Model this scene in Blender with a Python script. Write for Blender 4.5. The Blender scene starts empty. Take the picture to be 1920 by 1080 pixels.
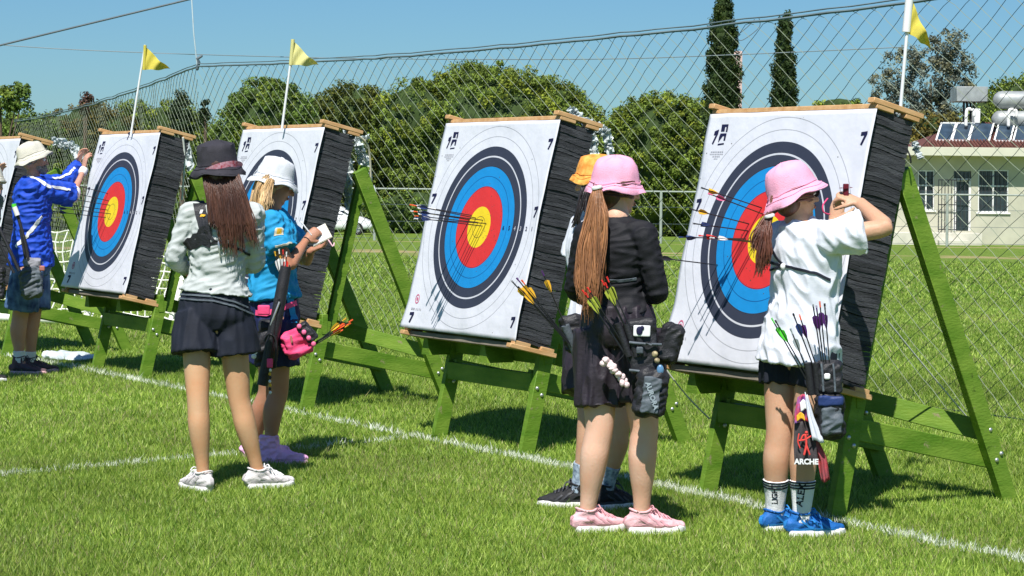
import bpy, math, random
import numpy as np
from mathutils import Vector, Matrix, noise
from mathutils.bvhtree import BVHTree
random.seed(7); rng = np.random.default_rng(7)
scn = bpy.context.scene
COL = scn.collection
V = Vector
R = math.radians
# ------------------------------------------------------------------ camera
F = 4177.0; CAMZ = 1.54; ROLL = 0.0105
CR = V((math.cos(ROLL), 0, math.sin(ROLL))); CU = V((-math.sin(ROLL), 0, math.cos(ROLL))); CY = V((0, 1, 0))
CAM = V((0, 0, CAMZ))
def P(px, py, D):
    return CAM + D * (CY + CR * ((px - 960) / F) + CU * ((344 - py) / F))
cam = bpy.data.objects.new('camera', bpy.data.cameras.new('camera')); COL.objects.link(cam)
cam.data.sensor_width = 36; cam.data.lens = 36 * F / 1920
cam.data.shift_y = -(540 - 344) / 1920
cam.data.clip_start = .1; cam.data.clip_end = 2000
m = Matrix((CR, CU, -CY)).transposed().to_4x4(); m.translation = CAM
cam.matrix_world = m
scn.camera = cam
# ------------------------------------------------------------------ light
SUN = V((-.14, -.68, 1)).normalized()
w = bpy.data.worlds.new('World'); scn.world = w; w.use_nodes = True
nt = w.node_tree; bg = nt.nodes['Background']
sky = nt.nodes.new('ShaderNodeTexSky'); sky.sky_type = 'NISHITA'; sky.sun_disc = False
sky.sun_elevation = math.asin(SUN.z); sky.sun_rotation = math.atan2(SUN.x, SUN.y) % (2 * math.pi)
sky.air_density = 1.0; sky.dust_density = .25; sky.ozone_density = 2.2
tint = nt.nodes.new('ShaderNodeMix'); tint.data_type = 'RGBA'; tint.blend_type = 'MULTIPLY'; tint.inputs[0].default_value = 1; tint.inputs[7].default_value = (.455, .735, .98, 1)
nt.links.new(sky.outputs[0], tint.inputs[6]); nt.links.new(tint.outputs[2], bg.inputs[0]); bg.inputs[1].default_value = .074
sl = bpy.data.lights.new('sun', 'SUN'); sl.energy = 5.0; sl.angle = R(.5); sl.color = (1, .965, .91)
so = bpy.data.objects.new('sun', sl); COL.objects.link(so); so.rotation_euler = SUN.to_track_quat('Z', 'Y').to_euler()
scn.view_settings.view_transform = 'Standard'; scn.view_settings.look = 'None'
scn.view_settings.exposure = 0.36; scn.view_settings.gamma = 1
# ------------------------------------------------------------------ materials
def mat(name, col, rough=.7, var=.15, nscale=8, bump=0, bscale=60, stretch=(1, 1, 1), spec=.3, col2=None, metal=0, island=0, trans=0, sheen=0):
    m = bpy.data.materials.new(name); m.use_nodes = True; t = m.node_tree; N = t.nodes; L = t.links
    b = N['Principled BSDF']; b.inputs['Roughness'].default_value = rough
    b.inputs['Specular IOR Level'].default_value = spec; b.inputs['Metallic'].default_value = metal
    if sheen: b.inputs['Sheen Weight'].default_value = sheen
    tc = N.new('ShaderNodeTexCoord'); mp = N.new('ShaderNodeMapping'); mp.inputs['Scale'].default_value = stretch
    L.new(tc.outputs['Object'], mp.inputs[0])
    n = N.new('ShaderNodeTexNoise'); n.inputs['Scale'].default_value = nscale; n.inputs['Detail'].default_value = 5
    L.new(mp.outputs[0], n.inputs['Vector'])
    r = N.new('ShaderNodeValToRGB'); r.color_ramp.elements[0].position = .3; r.color_ramp.elements[1].position = .7
    c = np.array(col[:3]); c2 = np.array(col2[:3]) if col2 else None
    a = c * (1 - var); z = np.clip(c * (1 + var), 0, 1) if c2 is None else c2
    if c2 is not None: a = c
    r.color_ramp.elements[0].color = (*a, 1); r.color_ramp.elements[1].color = (*z, 1)
    L.new(n.outputs[0], r.inputs[0])
    out = r.outputs[0]
    if island:
        g = N.new('ShaderNodeNewGeometry'); h = N.new('ShaderNodeHueSaturation'); mr = N.new('ShaderNodeMapRange')
        mr.inputs[3].default_value = 1 - island; mr.inputs[4].default_value = 1 + island
        L.new(g.outputs['Random Per Island'], mr.inputs[0]); L.new(mr.outputs[0], h.inputs['Value']); L.new(out, h.inputs['Color']); out = h.outputs[0]
    L.new(out, b.inputs['Base Color'])
    if trans:
        tr = N.new('ShaderNodeBsdfTranslucent'); L.new(out, tr.inputs[0]); mx = N.new('ShaderNodeMixShader'); mx.inputs[0].default_value = trans
        L.new(b.outputs[0], mx.inputs[1]); L.new(tr.outputs[0], mx.inputs[2]); L.new(mx.outputs[0], N['Material Output'].inputs[0])
    if bump:
        n2 = N.new('ShaderNodeTexNoise'); n2.inputs['Scale'].default_value = bscale; n2.inputs['Detail'].default_value = 4
        L.new(mp.outputs[0], n2.inputs['Vector'])
        bm = N.new('ShaderNodeBump'); bm.inputs['Strength'].default_value = bump; bm.inputs['Distance'].default_value = .01
        L.new(n2.outputs[0], bm.inputs['Height']); L.new(bm.outputs[0], b.inputs['Normal'])
    return m
def attr_mat(name, rough=.6, trans=.25, spec=.25):
    m = bpy.data.materials.new(name); m.use_nodes = True; t = m.node_tree; N = t.nodes; L = t.links
    b = N['Principled BSDF']; b.inputs['Roughness'].default_value = rough; b.inputs['Specular IOR Level'].default_value = spec
    a = N.new('ShaderNodeAttribute'); a.attribute_name = 'col'; L.new(a.outputs['Color'], b.inputs['Base Color'])
    if trans:
        tr = N.new('ShaderNodeBsdfTranslucent'); L.new(a.outputs['Color'], tr.inputs[0]); mx = N.new('ShaderNodeMixShader'); mx.inputs[0].default_value = trans
        L.new(b.outputs[0], mx.inputs[1]); L.new(tr.outputs[0], mx.inputs[2]); L.new(mx.outputs[0], N['Material Output'].inputs[0])
    return m
# ------------------------------------------------------------------ mesh helpers
def tag(o, label=None, cat=None, group=None, kind=None):
    if label: o['label'] = label
    if cat: o['category'] = cat
    if group: o['group'] = group
    if kind: o['kind'] = kind
    return o
def empty(name, loc=(0, 0, 0), mw=None):
    o = bpy.data.objects.new(name, None); COL.objects.link(o); o.empty_display_size = .1
    if mw is not None: o.matrix_world = mw
    else: o.location = loc
    return o
def mesh_obj(name, verts, faces, mats, parent=None, mi=None, smooth=True, loc=None, origin=None, auto=None):
    me = bpy.data.meshes.new(name)
    if origin is not None: verts = [tuple(V(v) - V(origin)) for v in verts]
    me.from_pydata([tuple(v) for v in verts], [], [tuple(f) for f in faces])
    for mm in (mats if isinstance(mats, (list, tuple)) else [mats]): me.materials.append(mm)
    if mi is not None: me.polygons.foreach_set('material_index', mi)
    if smooth: me.polygons.foreach_set('use_smooth', [True] * len(me.polygons))
    if auto is not None: me.set_sharp_from_angle(angle=R(auto))
    me.update()
    o = bpy.data.objects.new(name, me); COL.objects.link(o)
    if parent is not None: o.parent = parent
    if loc is not None: o.location = loc
    return o
def np_mesh(name, v, ntri, mats, cols=None, parent=None, quad=False):
    k = 4 if quad else 3
    me = bpy.data.meshes.new(name); n = len(v)
    me.vertices.add(n); me.vertices.foreach_set('co', np.ascontiguousarray(v, dtype=np.float32).ravel())
    me.loops.add(n); me.loops.foreach_set('vertex_index', np.arange(n, dtype=np.int32))
    me.polygons.add(n // k); me.polygons.foreach_set('loop_start', np.arange(0, n, k, dtype=np.int32))
    me.update(calc_edges=True)
    if cols is not None:
        a = me.color_attributes.new('col', 'FLOAT_COLOR', 'POINT')
        c = np.ones((n, 4), np.float32); c[:, :3] = cols; a.data.foreach_set('color', c.ravel())
    me.materials.append(mats)
    o = bpy.data.objects.new(name, me); COL.objects.link(o)
    if parent is not None: o.parent = parent
    return o
def nrm(a):
    a = V(a); return a.normalized() if a.length > 1e-9 else V((0, 0, 1))
class MB:
    def __init__(s): s.v = []; s.f = []; s.m = []
    def add(s, vs, fs, mi=0):
        k = len(s.v); s.v += [tuple(v) for v in vs]; s.f += [tuple(i + k for i in f) for f in fs]; s.m += [mi] * len(fs); return s
    def box(s, c, h, ax=None, mi=0, bev=0):
        ax = ax or (V((1, 0, 0)), V((0, 1, 0)), V((0, 0, 1))); c = V(c)
        if bev:
            # chamfered box: 24 verts
            vs = []; idx = {}
            for sx in (-1, 1):
                for sy in (-1, 1):
                    for sz in (-1, 1):
                        for k in range(3):
                            l = [h[0] * sx, h[1] * sy, h[2] * sz]
                            for q in range(3):
                                if q != k: l[q] -= bev * (sx, sy, sz)[q]
                            idx[(sx, sy, sz, k)] = len(vs); vs.append(c + ax[0] * l[0] + ax[1] * l[1] + ax[2] * l[2])
            fs = []
            for k in range(3):
                o = [q for q in range(3) if q != k]
                for sg in (-1, 1):
                    def g(a, b):
                        t = [0, 0, 0]; t[k] = sg; t[o[0]] = a; t[o[1]] = b; return idx[(*t, k)]
                    f = [g(-1, -1), g(1, -1), g(1, 1), g(-1, 1)]
                    if (sg > 0) ^ (k == 1): pass
                    else: f = f[::-1]
                    fs.append(f)
                for a in (-1, 1):
                    for b in (-1, 1):
                        # edge along axis k between faces o0 and o1
                        t1 = [0, 0, 0]; t1[k] = -1; t1[o[0]] = a; t1[o[1]] = b
                        t2 = list(t1); t2[k] = 1
                        fs.append([idx[(*t1, o[0])], idx[(*t2, o[0])], idx[(*t2, o[1])], idx[(*t1, o[1])]])
            for sx in (-1, 1):
                for sy in (-1, 1):
                    for sz in (-1, 1): fs.append([idx[(sx, sy, sz, k)] for k in range(3)])
            # orient outward
            of = []
            for f in fs:
                n = (V(vs[f[1]]) - V(vs[f[0]])).cross(V(vs[f[2]]) - V(vs[f[0]])); mid = sum((V(vs[i]) for i in f), V()) / len(f) - c
                of.append(f if n.dot(mid) > 0 else f[::-1])
            return s.add(vs, of, mi)
        vs = [c + ax[0] * (h[0] * a) + ax[1] * (h[1] * b) + ax[2] * (h[2] * d) for a in (-1, 1) for b in (-1, 1) for d in (-1, 1)]
        return s.add(vs, [(0, 1, 3, 2), (4, 6, 7, 5), (0, 4, 5, 1), (2, 3, 7, 6), (0, 2, 6, 4), (1, 5, 7, 3)], mi)
    def beam(s, a, b, w_, h_, side=(1, 0, 0), mi=0, bev=.003):
        a = V(a); b = V(b); t = nrm(b - a); sd = V(side); sd = nrm(sd - t * t.dot(sd)); o = t.cross(sd)
        return s.box((a + b) / 2, (w_ / 2, h_ / 2, (b - a).length / 2), (sd, o, t), mi, bev)
    def tube(s, pts, rad, n=12, side=(1, 0, 0), res=1, cap='round', mi=0, sq=0, cap0=None, fixed=False):
        pts = [V(p) for p in pts]; rad = [(r, r) if not isinstance(r, (tuple, list)) else tuple(r) for r in rad]
        if res > 1 and len(pts) > 2:
            P2 = []; R2 = []
            for i in range(len(pts) - 1):
                p0 = pts[max(i - 1, 0)]; p1 = pts[i]; p2 = pts[i + 1]; p3 = pts[min(i + 2, len(pts) - 1)]
                q = [V((*rad[max(i - 1, 0)], 0)), V((*rad[i], 0)), V((*rad[i + 1], 0)), V((*rad[min(i + 2, len(pts) - 1)], 0))]
                for k in range(res):
                    t = k / res
                    f = lambda a, b, c, d: .5 * ((2 * b) + (c - a) * t + (2 * a - 5 * b + 4 * c - d) * t * t + (3 * b - a - 3 * c + d) * t ** 3)
                    P2.append(f(p0, p1, p2, p3)); rr = f(*q); R2.append((max(rr.x, 1e-4), max(rr.y, 1e-4)))
            P2.append(pts[-1]); R2.append(rad[-1]); pts, rad = P2, R2
        T = []
        for i in range(len(pts)):
            a = pts[max(i - 1, 0)]; b = pts[min(i + 1, len(pts) - 1)]; T.append(nrm(b - a))
        rings = []
        cap0 = cap0 or cap
        if cap0 == 'round':
            for e in (.97, .75, .4): rings.append((pts[0] - T[0] * (e * sum(rad[0]) / 2), T[0], (rad[0][0] * math.sqrt(1 - e * e), rad[0][1] * math.sqrt(1 - e * e))))
        for p, t, r in zip(pts, T, rad): rings.append((p, t, r))
        if cap == 'round':
            for e in (.4, .75, .97): rings.append((pts[-1] + T[-1] * (e * sum(rad[-1]) / 2), T[-1], (rad[-1][0] * math.sqrt(1 - e * e), rad[-1][1] * math.sqrt(1 - e * e))))
        sd = V(side); vs = []; prev = None
        for p, t, r in rings:
            base = V(side) if (prev is None or not fixed) else prev
            x = base - t * t.dot(base)
            if x.length < .15 and prev is not None: x = prev - t * t.dot(prev)
            if x.length < 1e-3: x = V((0, 1, .3)) - t * t.dot(V((0, 1, .3)))
            x.normalize(); prev = x; y = t.cross(x)
            for k in range(n):
                a = 2 * math.pi * k / n; c_, s_ = math.cos(a), math.sin(a)
                if sq: c_ = math.copysign(abs(c_) ** sq, c_); s_ = math.copysign(abs(s_) ** sq, s_)
                vs.append(p + x * (r[0] * c_) + y * (r[1] * s_))
        m_ = len(rings); vs.append(rings[0][0]); vs.append(rings[-1][0]); fs = []
        for i in range(m_ - 1):
            for k in range(n):
                k2 = (k + 1) % n; fs.append((i * n + k, i * n + k2, (i + 1) * n + k2, (i + 1) * n + k))
        for k in range(n):
            k2 = (k + 1) % n; fs.append((m_ * n, k2, k)); fs.append((m_ * n + 1, (m_ - 1) * n + k, (m_ - 1) * n + k2))
        return s.add(vs, fs, mi)
    def ell(s, c, r, ax=None, nu=14, nv=9, mi=0):
        ax = ax or (V((1, 0, 0)), V((0, 1, 0)), V((0, 0, 1))); c = V(c); vs = []
        if not isinstance(r, (tuple, list)): r = (r, r, r)
        for i in range(1, nv):
            th = math.pi * i / nv
            for k in range(nu):
                ph = 2 * math.pi * k / nu
                vs.append(c + ax[0] * (r[0] * math.sin(th) * math.cos(ph)) + ax[1] * (r[1] * math.sin(th) * math.sin(ph)) + ax[2] * (r[2] * math.cos(th)))
        vs += [c + ax[2] * r[2], c - ax[2] * r[2]]; fs = []; t = (nv - 1) * nu
        for i in range(nv - 2):
            for k in range(nu):
                k2 = (k + 1) % nu; fs.append((i * nu + k, (i + 1) * nu + k, (i + 1) * nu + k2, i * nu + k2))
        for k in range(nu):
            k2 = (k + 1) % nu; fs.append((t, k, k2)); fs.append((t + 1, (nv - 2) * nu + k2, (nv - 2) * nu + k))
        return s.add(vs, fs, mi)
    def lathe(s, prof, c, ax, n=32, fn=None, mi=0):
        c = V(c); vs = []
        for (r, z) in prof:
            for k in range(n):
                a = 2 * math.pi * k / n; rr, zz = (r, z) if fn is None else fn(r, z, a)
                vs.append(c + ax[0] * (rr * math.cos(a)) + ax[1] * (rr * math.sin(a)) + ax[2] * zz)
        fs = []
        for i in range(len(prof) - 1):
            for k in range(n):
                k2 = (k + 1) % n; fs.append((i * n + k, i * n + k2, (i + 1) * n + k2, (i + 1) * n + k))
        return s.add(vs, fs, mi)
    def build(s, name, mats, parent=None, smooth=True, origin=None, auto=40):
        return mesh_obj(name, s.v, s.f, mats, parent, s.m, smooth, origin=origin, auto=auto)
def remesh(mb, vox=.006, sm=3):
    me = bpy.data.meshes.new('tmp'); me.from_pydata(mb.v, [], mb.f); o = bpy.data.objects.new('tmp', me); COL.objects.link(o)
    a = o.modifiers.new('r', 'REMESH'); a.mode = 'VOXEL'; a.voxel_size = vox; a.use_smooth_shade = True
    if sm: b = o.modifiers.new('s', 'SMOOTH'); b.factor = .5; b.iterations = sm
    dg = bpy.context.evaluated_depsgraph_get(); e = o.evaluated_get(dg); m2 = e.to_mesh()
    n = len(m2.vertices); co = np.empty(n * 3, np.float32); m2.vertices.foreach_get('co', co); co = co.reshape(-1, 3)
    no = np.empty(n * 3, np.float32); m2.vertex_normals.foreach_get('vector', no); no = no.reshape(-1, 3)
    fs = [tuple(p.vertices) for p in m2.polygons]
    e.to_mesh_clear(); bpy.data.objects.remove(o); bpy.data.meshes.remove(me)
    return co, no, fs
def folds(co, no, amp, wl, along, seed=0, asp=4, mask=None):
    al = nrm(along); a1 = al.orthogonal().normalized(); a2 = al.cross(a1)
    out = co.copy()
    for i in range(len(co)):
        p = V(co[i]); wv = noise.noise(p * 5 + V((seed, 0, 0))) * .05
        q = V((p.dot(a1) / wl + seed, p.dot(a2) / wl, (p.dot(al) + wv) / (wl * asp)))
        h = 1 - 2 * abs(noise.noise(q)) * 2.2
        h2 = noise.noise(q * 2.3 + V((9, 3, seed)))
        k = amp * (h * .8 + h2 * .5) * (1 if mask is None else mask(p))
        out[i] = co[i] + no[i] * k
    return out
def cloth(name, mb, m_, parent, origin, vox=.007, amp=.004, wl=.06, along=(0, 0, 1), seed=0, asp=4, sm=2, mask=None):
    co, no, fs = remesh(mb, vox, sm)
    if amp: co = folds(co, no, amp, wl, along, seed, asp, mask)
    bv = BVHTree.FromPolygons([tuple(c) for c in co.tolist()], fs)
    o = mesh_obj(name, (co - np.array(origin, np.float32)).tolist(), fs, m_, parent)
    return o, bv
def hit(bv, px, py, off=.004):
    d = (P(px, py, 1) - CAM).normalized(); r = bv.ray_cast(CAM, d)
    if r[0] is None:
        return None
    n = r[1]; n = n if n.dot(d) < 0 else -n
    return r[0] + n * off, n
def ribbon(mb, bv, pts, width, th=.003, off=.003, res=6, mi=0, mode='px'):
    """strap lying on a surface; pts are points seen on that surface"""
    raw = []
    for i in range(len(pts) - 1):
        for k in range(res):
            t = k / res; raw.append([pts[i][j] * (1 - t) + pts[i + 1][j] * t for j in range(len(pts[i]))])
    raw.append(list(pts[-1])); pc = []
    for q in raw:
        if mode == 'px':
            h = hit(bv, q[0], q[1], off)
            if h: pc.append(h)
        else:
            r = bv.find_nearest(V(q));
            if r[0]: pc.append((r[0] + r[1] * off, r[1]))
    if len(pc) < 2: return
    vs = []
    for i, (p, n) in enumerate(pc):
        t = nrm(pc[min(i + 1, len(pc) - 1)][0] - pc[max(i - 1, 0)][0]); sd = nrm(t.cross(n))
        for sg in (-1, 1):
            e = p + sd * sg * width / 2; r = bv.find_nearest(e); e2 = r[0] + r[1] * off
            if (e2 - e).length > width * .5: e2 = e
            vs += [e2, e2 + n * th]
    fs = []
    for i in range(len(pc) - 1):
        a = i * 4; b = a + 4
        fs += [(a + 1, b + 1, b + 3, a + 3), (a, a + 2, b + 2, b), (a, b, b + 1, a + 1), (a + 2, a + 3, b + 3, b + 2)]
    fs += [(0, 1, 3, 2)]; k = (len(pc) - 1) * 4; fs += [(k, k + 2, k + 3, k + 1)]
    mb.add(vs, fs, mi)
def text_mesh(s, size, bold=0):
    cu = bpy.data.curves.new('t', 'FONT'); cu.body = s; cu.size = size; cu.align_x = 'CENTER'; cu.align_y = 'CENTER'; cu.offset = bold; cu.resolution_u = 3
    o = bpy.data.objects.new('t', cu); COL.objects.link(o); dg = bpy.context.evaluated_depsgraph_get()
    m_ = bpy.data.meshes.new_from_object(o.evaluated_get(dg)); vs = [v.co.copy() for v in m_.vertices]; fs = [tuple(p.vertices) for p in m_.polygons]
    bpy.data.objects.remove(o); bpy.data.curves.remove(cu); bpy.data.meshes.remove(m_); return vs, fs
# ------------------------------------------------------------------ ground
def gz(y): return -.0105 * max(0, min(y, 150) - 18)
def ground_mat():
    m = bpy.data.materials.new('turf_ground'); m.use_nodes = True; t = m.node_tree; N = t.nodes; L = t.links; b = N['Principled BSDF']; b.inputs['Roughness'].default_value = .9; b.inputs['Specular IOR Level'].default_value = .15
    tc = N.new('ShaderNodeTexCoord')
    n1 = N.new('ShaderNodeTexNoise'); n1.inputs['Scale'].default_value = 14; n1.inputs['Detail'].default_value = 8; n1.inputs['Roughness'].default_value = .75
    mp = N.new('ShaderNodeMapping'); mp.inputs['Scale'].default_value = (1, .35, 1); L.new(tc.outputs['Object'], mp.inputs[0]); L.new(mp.outputs[0], n1.inputs['Vector'])
    r1 = N.new('ShaderNodeValToRGB'); e = r1.color_ramp.elements; e[0].position = .3; e[0].color = (.05, .10, .012, 1); e[1].position = .72; e[1].color = (.27, .32, .07, 1)
    k = e.new(.5); k.color = (.14, .22, .03, 1); L.new(n1.outputs[0], r1.inputs[0])
    n2 = N.new('ShaderNodeTexNoise'); n2.inputs['Scale'].default_value = .22; n2.inputs['Detail'].default_value = 6; mp2 = N.new('ShaderNodeMapping'); mp2.inputs['Scale'].default_value = (1, .5, 1)
    L.new(tc.outputs['Object'], mp2.inputs[0]); L.new(mp2.outputs[0], n2.inputs['Vector'])
    r2 = N.new('ShaderNodeValToRGB'); e = r2.color_ramp.elements; e[0].position = .6; e[0].color = (0, 0, 0, 1); e[1].position = .72; e[1].color = (1, 1, 1, 1); L.new(n2.outputs[0], r2.inputs[0])
    sx = N.new('ShaderNodeSeparateXYZ'); L.new(tc.outputs['Object'], sx.inputs[0])
    def band(y, h):
        a = N.new('ShaderNodeMath'); a.operation = 'SUBTRACT'; a.inputs[1].default_value = y; L.new(sx.outputs['Y'], a.inputs[0])
        b_ = N.new('ShaderNodeMath'); b_.operation = 'ABSOLUTE'; L.new(a.outputs[0], b_.inputs[0])
        c = N.new('ShaderNodeMath'); c.operation = 'LESS_THAN'; c.inputs[1].default_value = h; L.new(b_.outputs[0], c.inputs[0]); return c.outputs[0]
    m1 = N.new('ShaderNodeMath'); m1.operation = 'MAXIMUM'; L.new(band(66, 2.2), m1.inputs[0]); L.new(band(84, .7), m1.inputs[1])
    n3 = N.new('ShaderNodeTexNoise'); n3.inputs['Scale'].default_value = .5; n3.inputs['Detail'].default_value = 6; L.new(tc.outputs['Object'], n3.inputs['Vector'])
    r3 = N.new('ShaderNodeValToRGB'); e = r3.color_ramp.elements; e[0].position = .4; e[1].position = .55; L.new(n3.outputs[0], r3.inputs[0])
    m2 = N.new('ShaderNodeMath'); m2.operation = 'MULTIPLY'; L.new(m1.outputs[0], m2.inputs[0]); L.new(r3.outputs[0], m2.inputs[1])
    far = N.new('ShaderNodeMath'); far.operation = 'GREATER_THAN'; far.inputs[1].default_value = 26; L.new(sx.outputs['Y'], far.inputs[0])
    m4 = N.new('ShaderNodeMath'); m4.operation = 'MULTIPLY'; L.new(r2.outputs[0], m4.inputs[0]); L.new(far.outputs[0], m4.inputs[1])
    m3 = N.new('ShaderNodeMath'); m3.operation = 'MAXIMUM'; L.new(m2.outputs[0], m3.inputs[0]); L.new(m4.outputs[0], m3.inputs[1])
    mx = N.new('ShaderNodeMix'); mx.data_type = 'RGBA'; L.new(m3.outputs[0], mx.inputs[0]); L.new(r1.outputs[0], mx.inputs[6]); mx.inputs[7].default_value = (.36, .29, .14, 1)
    L.new(mx.outputs[2], b.inputs['Base Color'])
    bm = N.new('ShaderNodeBump'); bm.inputs['Strength'].default_value = .6; bm.inputs['Distance'].default_value = .05; L.new(n1.outputs[0], bm.inputs['Height']); L.new(bm.outputs[0], b.inputs['Normal'])
    return m
ys = [-30, 0, 8, 12, 18, 24, 35, 60, 100, 150, 260, 1500]; xs = [-500, -60, -20, 0, 20, 60, 500]
gv = [(x, y, gz(y)) for y in ys for x in xs]; gf = [(j * 7 + i, j * 7 + i + 1, j * 7 + i + 8, j * 7 + i + 7) for j in range(len(ys) - 1) for i in range(6)]
tag(mesh_obj('ground', gv, gf, ground_mat(), smooth=False), kind='structure')
# stand placement
UX, UY = .536, -.844
STAND = [(-4.44, 19.55), (-2.845, 17.25), (-1.376, 14.93), (.09, 12.6), (1.513, 10.28)]
def row_pt(s, v=0):      # s metres along the target row from the middle stand, v behind it
    return .09 + UX * s - UY * v, 12.6 + UY * s + UX * v
# painted lines ------------------------------------------------------
LINES = [(row_pt(-22, -.09), row_pt(7, -.09), .052), ((-4.6, 9.70), (-.62, 13.36), .042)]
def line_dist(x, y, L_):
    (x0, y0), (x1, y1), w_ = L_; dx, dy = x1 - x0, y1 - y0; l = math.hypot(dx, dy)
    t = ((x - x0) * dx + (y - y0) * dy) / l; d = np.abs((x - x0) * dy - (y - y0) * dx) / l
    return np.where((t > 0) & (t < l), d, 9)
def wav(x, y, s): return (np.sin(x * s + 1.3 * np.sin(y * s * .7)) + np.sin(y * s * 1.31 + 1.7 * np.sin(x * s * .9 + 1)) + np.sin((x + y) * s * .53)) / 3
def blades(n, y0, y1, hw, ww, p=1.0):
    y = y0 + (y1 - y0) * rng.random(n) ** p; x = (rng.random(n) * 2 - 1) * (.255 * y + .7)
    return x, y, hw, ww
bx, by, bh, bw_ = [], [], [], []
for (n, y0, y1, hh, ww) in ((470000, 8, 12.5, .027, .0062), (350000, 12.5, 19, .029, .008), (250000, 19, 34, .030, .013), (130000, 34, 60, .04, .03)):
    y = y0 + (y1 - y0) * rng.random(n); x = (rng.random(n) * 2 - 1) * (.29 * y + .9)
    bx.append(x); by.append(y); bh.append(np.full(n, hh)); bw_.append(np.full(n, ww))
bx = np.concatenate(bx); by = np.concatenate(by); bh = np.concatenate(bh); bw_ = np.concatenate(bw_); n = len(bx)
cl = wav(bx, by, 9) * .5 + wav(bx + 3, by, 23) * .5
keep = rng.random(n) < (.75 + .25 * cl); bx, by, bh, bw_, cl = bx[keep], by[keep], bh[keep], bw_[keep], cl[keep]; n = len(bx)
bh = bh * (.65 + .7 * rng.random(n)) * (1 + .35 * cl); long_ = rng.random(n) < .03; bh[long_] *= 1.7
bz = -.0105 * np.maximum(0, by - 18)
ang = rng.random(n) * 2 * np.pi; lean = bh * (.25 + .9 * rng.random(n)); la = rng.random(n) * 2 * np.pi
bw_ = bw_ * (.7 + .6 * rng.random(n))
def blade_mesh(name, idx, colf, label_mat):
    k = len(idx); v = np.zeros((k, 3, 3)); dx = np.cos(ang[idx]) * bw_[idx] / 2; dy = np.sin(ang[idx]) * bw_[idx] / 2
    v[:, 0] = np.stack([bx[idx] - dx, by[idx] - dy, bz[idx] - .004], 1); v[:, 1] = np.stack([bx[idx] + dx, by[idx] + dy, bz[idx] - .004], 1)
    v[:, 2] = np.stack([bx[idx] + np.cos(la[idx]) * lean[idx], by[idx] + np.sin(la[idx]) * lean[idx], bz[idx] + bh[idx]], 1)
    return np_mesh(name, v.reshape(-1, 3), None, label_mat, np.repeat(colf(idx), 3, axis=0))
gm = attr_mat('grass_blade', .5, .35, .35)
d1 = line_dist(bx, by, LINES[0]); d2 = line_dist(bx, by, LINES[1])
rag = .018 * wav(bx, by, 13) + .014 * wav(bx + 2, by, 37); wear = .78 + .30 * wav(bx + 7, by, 5) + .15 * wav(bx, by + 3, 21)
j1 = (d1 + (rng.random(n) - .5) * .035 + rag < LINES[0][2]) & (rng.random(n) < wear); j2 = (d2 + (rng.random(n) - .5) * .035 + rag < LINES[1][2]) & (rng.random(n) < wear - .18) & ~j1
def gcol(idx):
    r = rng.random(len(idx))[:, None] ** 1.2; q = rng.random(len(idx))
    a = np.array([.12, .25, .016]); b = np.array([.52, .66, .12]); c = a + (b - a) * r
    dry = q < .07 + .16 * np.clip(wav(bx[idx] * 1.1 + 4, by[idx], 1.7) * .8 + wav(bx[idx], by[idx] + 9, 6) * .5, 0, 1); c[dry] = np.array([.42, .40, .17]) * (.7 + .5 * rng.random(dry.sum()))[:, None]
    big = (.9 + .16 * wav(bx[idx], by[idx], 1.1) + .14 * wav(bx[idx] + 5, by[idx], 4))[:, None]
    return np.clip(c * big, 0, 1)
def wcol(idx):
    r = rng.random(len(idx))[:, None]; return np.array([.55, .60, .42]) + (np.array([.88, .90, .84]) - np.array([.55, .60, .42])) * r
tag(blade_mesh('grass', np.where(~j1 & ~j2)[0], gcol, gm), 'short bright green turf of the archery field', 'grass', kind='stuff')
gm2 = attr_mat('painted_blade', .8, .2, .1)
tag(blade_mesh('white_line', np.where(j1)[0], wcol, gm2), kind='structure')
tag(blade_mesh('white_line', np.where(j2)[0], wcol, gm2), kind='structure')
# ------------------------------------------------------------------ target stands
M_green = mat('green_paint', (.085, .19, .012), .55, .35, 4, .3, 34, (1, 1, 3), .25, col2=(.19, .30, .036))
def chips(m, col, lo=.66, hi=.70, sc=16):
    t = m.node_tree; N = t.nodes; L = t.links; b = N['Principled BSDF']; src = b.inputs['Base Color'].links[0].from_socket; tc = N.new('ShaderNodeTexCoord'); n = N.new('ShaderNodeTexNoise'); n.inputs['Scale'].default_value = sc; n.inputs['Detail'].default_value = 8; n.inputs['Roughness'].default_value = .7
    L.new(tc.outputs['Object'], n.inputs['Vector']); mr = N.new('ShaderNodeMapRange'); mr.inputs[1].default_value = lo; mr.inputs[2].default_value = hi; L.new(n.outputs[0], mr.inputs[0]); mx = N.new('ShaderNodeMix'); mx.data_type = 'RGBA'; L.new(mr.outputs[0], mx.inputs[0]); L.new(src, mx.inputs[6]); mx.inputs[7].default_value = (*col, 1); L.new(mx.outputs[2], b.inputs['Base Color'])
chips(M_green, (.26, .24, .12), .62, .68); chips(M_green, (.03, .045, .01), .64, .72, 7)
M_wood = mat('raw_wood', (.50, .27, .11), .6, .2, 6, .15, 40, (4, 4, 1), .25, col2=(.66, .42, .21))
M_grwood = mat('weathered_board', (.22, .19, .15), .8, .2, 10)
M_steel = mat('zinc_bolt', (.6, .6, .6), .35, .1, metal=.8)
M_foam = mat('black_foam', (.030, .032, .037), .8, .35, 5, .8, 26, (1.5, 14, 1.5), .25, col2=(.075, .078, .086), island=.35)
TH = R(13)
def stand_matrix(i):
    x, y = STAND[i]; m = Matrix(((UX, -UY, 0, x), (UY, UX, 0, y), (0, 0, 1, gz(y)), (0, 0, 0, 1))); return m
FM = Matrix(((1, 0, 0, -.612), (0, math.sin(TH), -math.cos(TH), -.085), (0, math.cos(TH), math.sin(TH), .655), (0, 0, 0, 1)))
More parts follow.
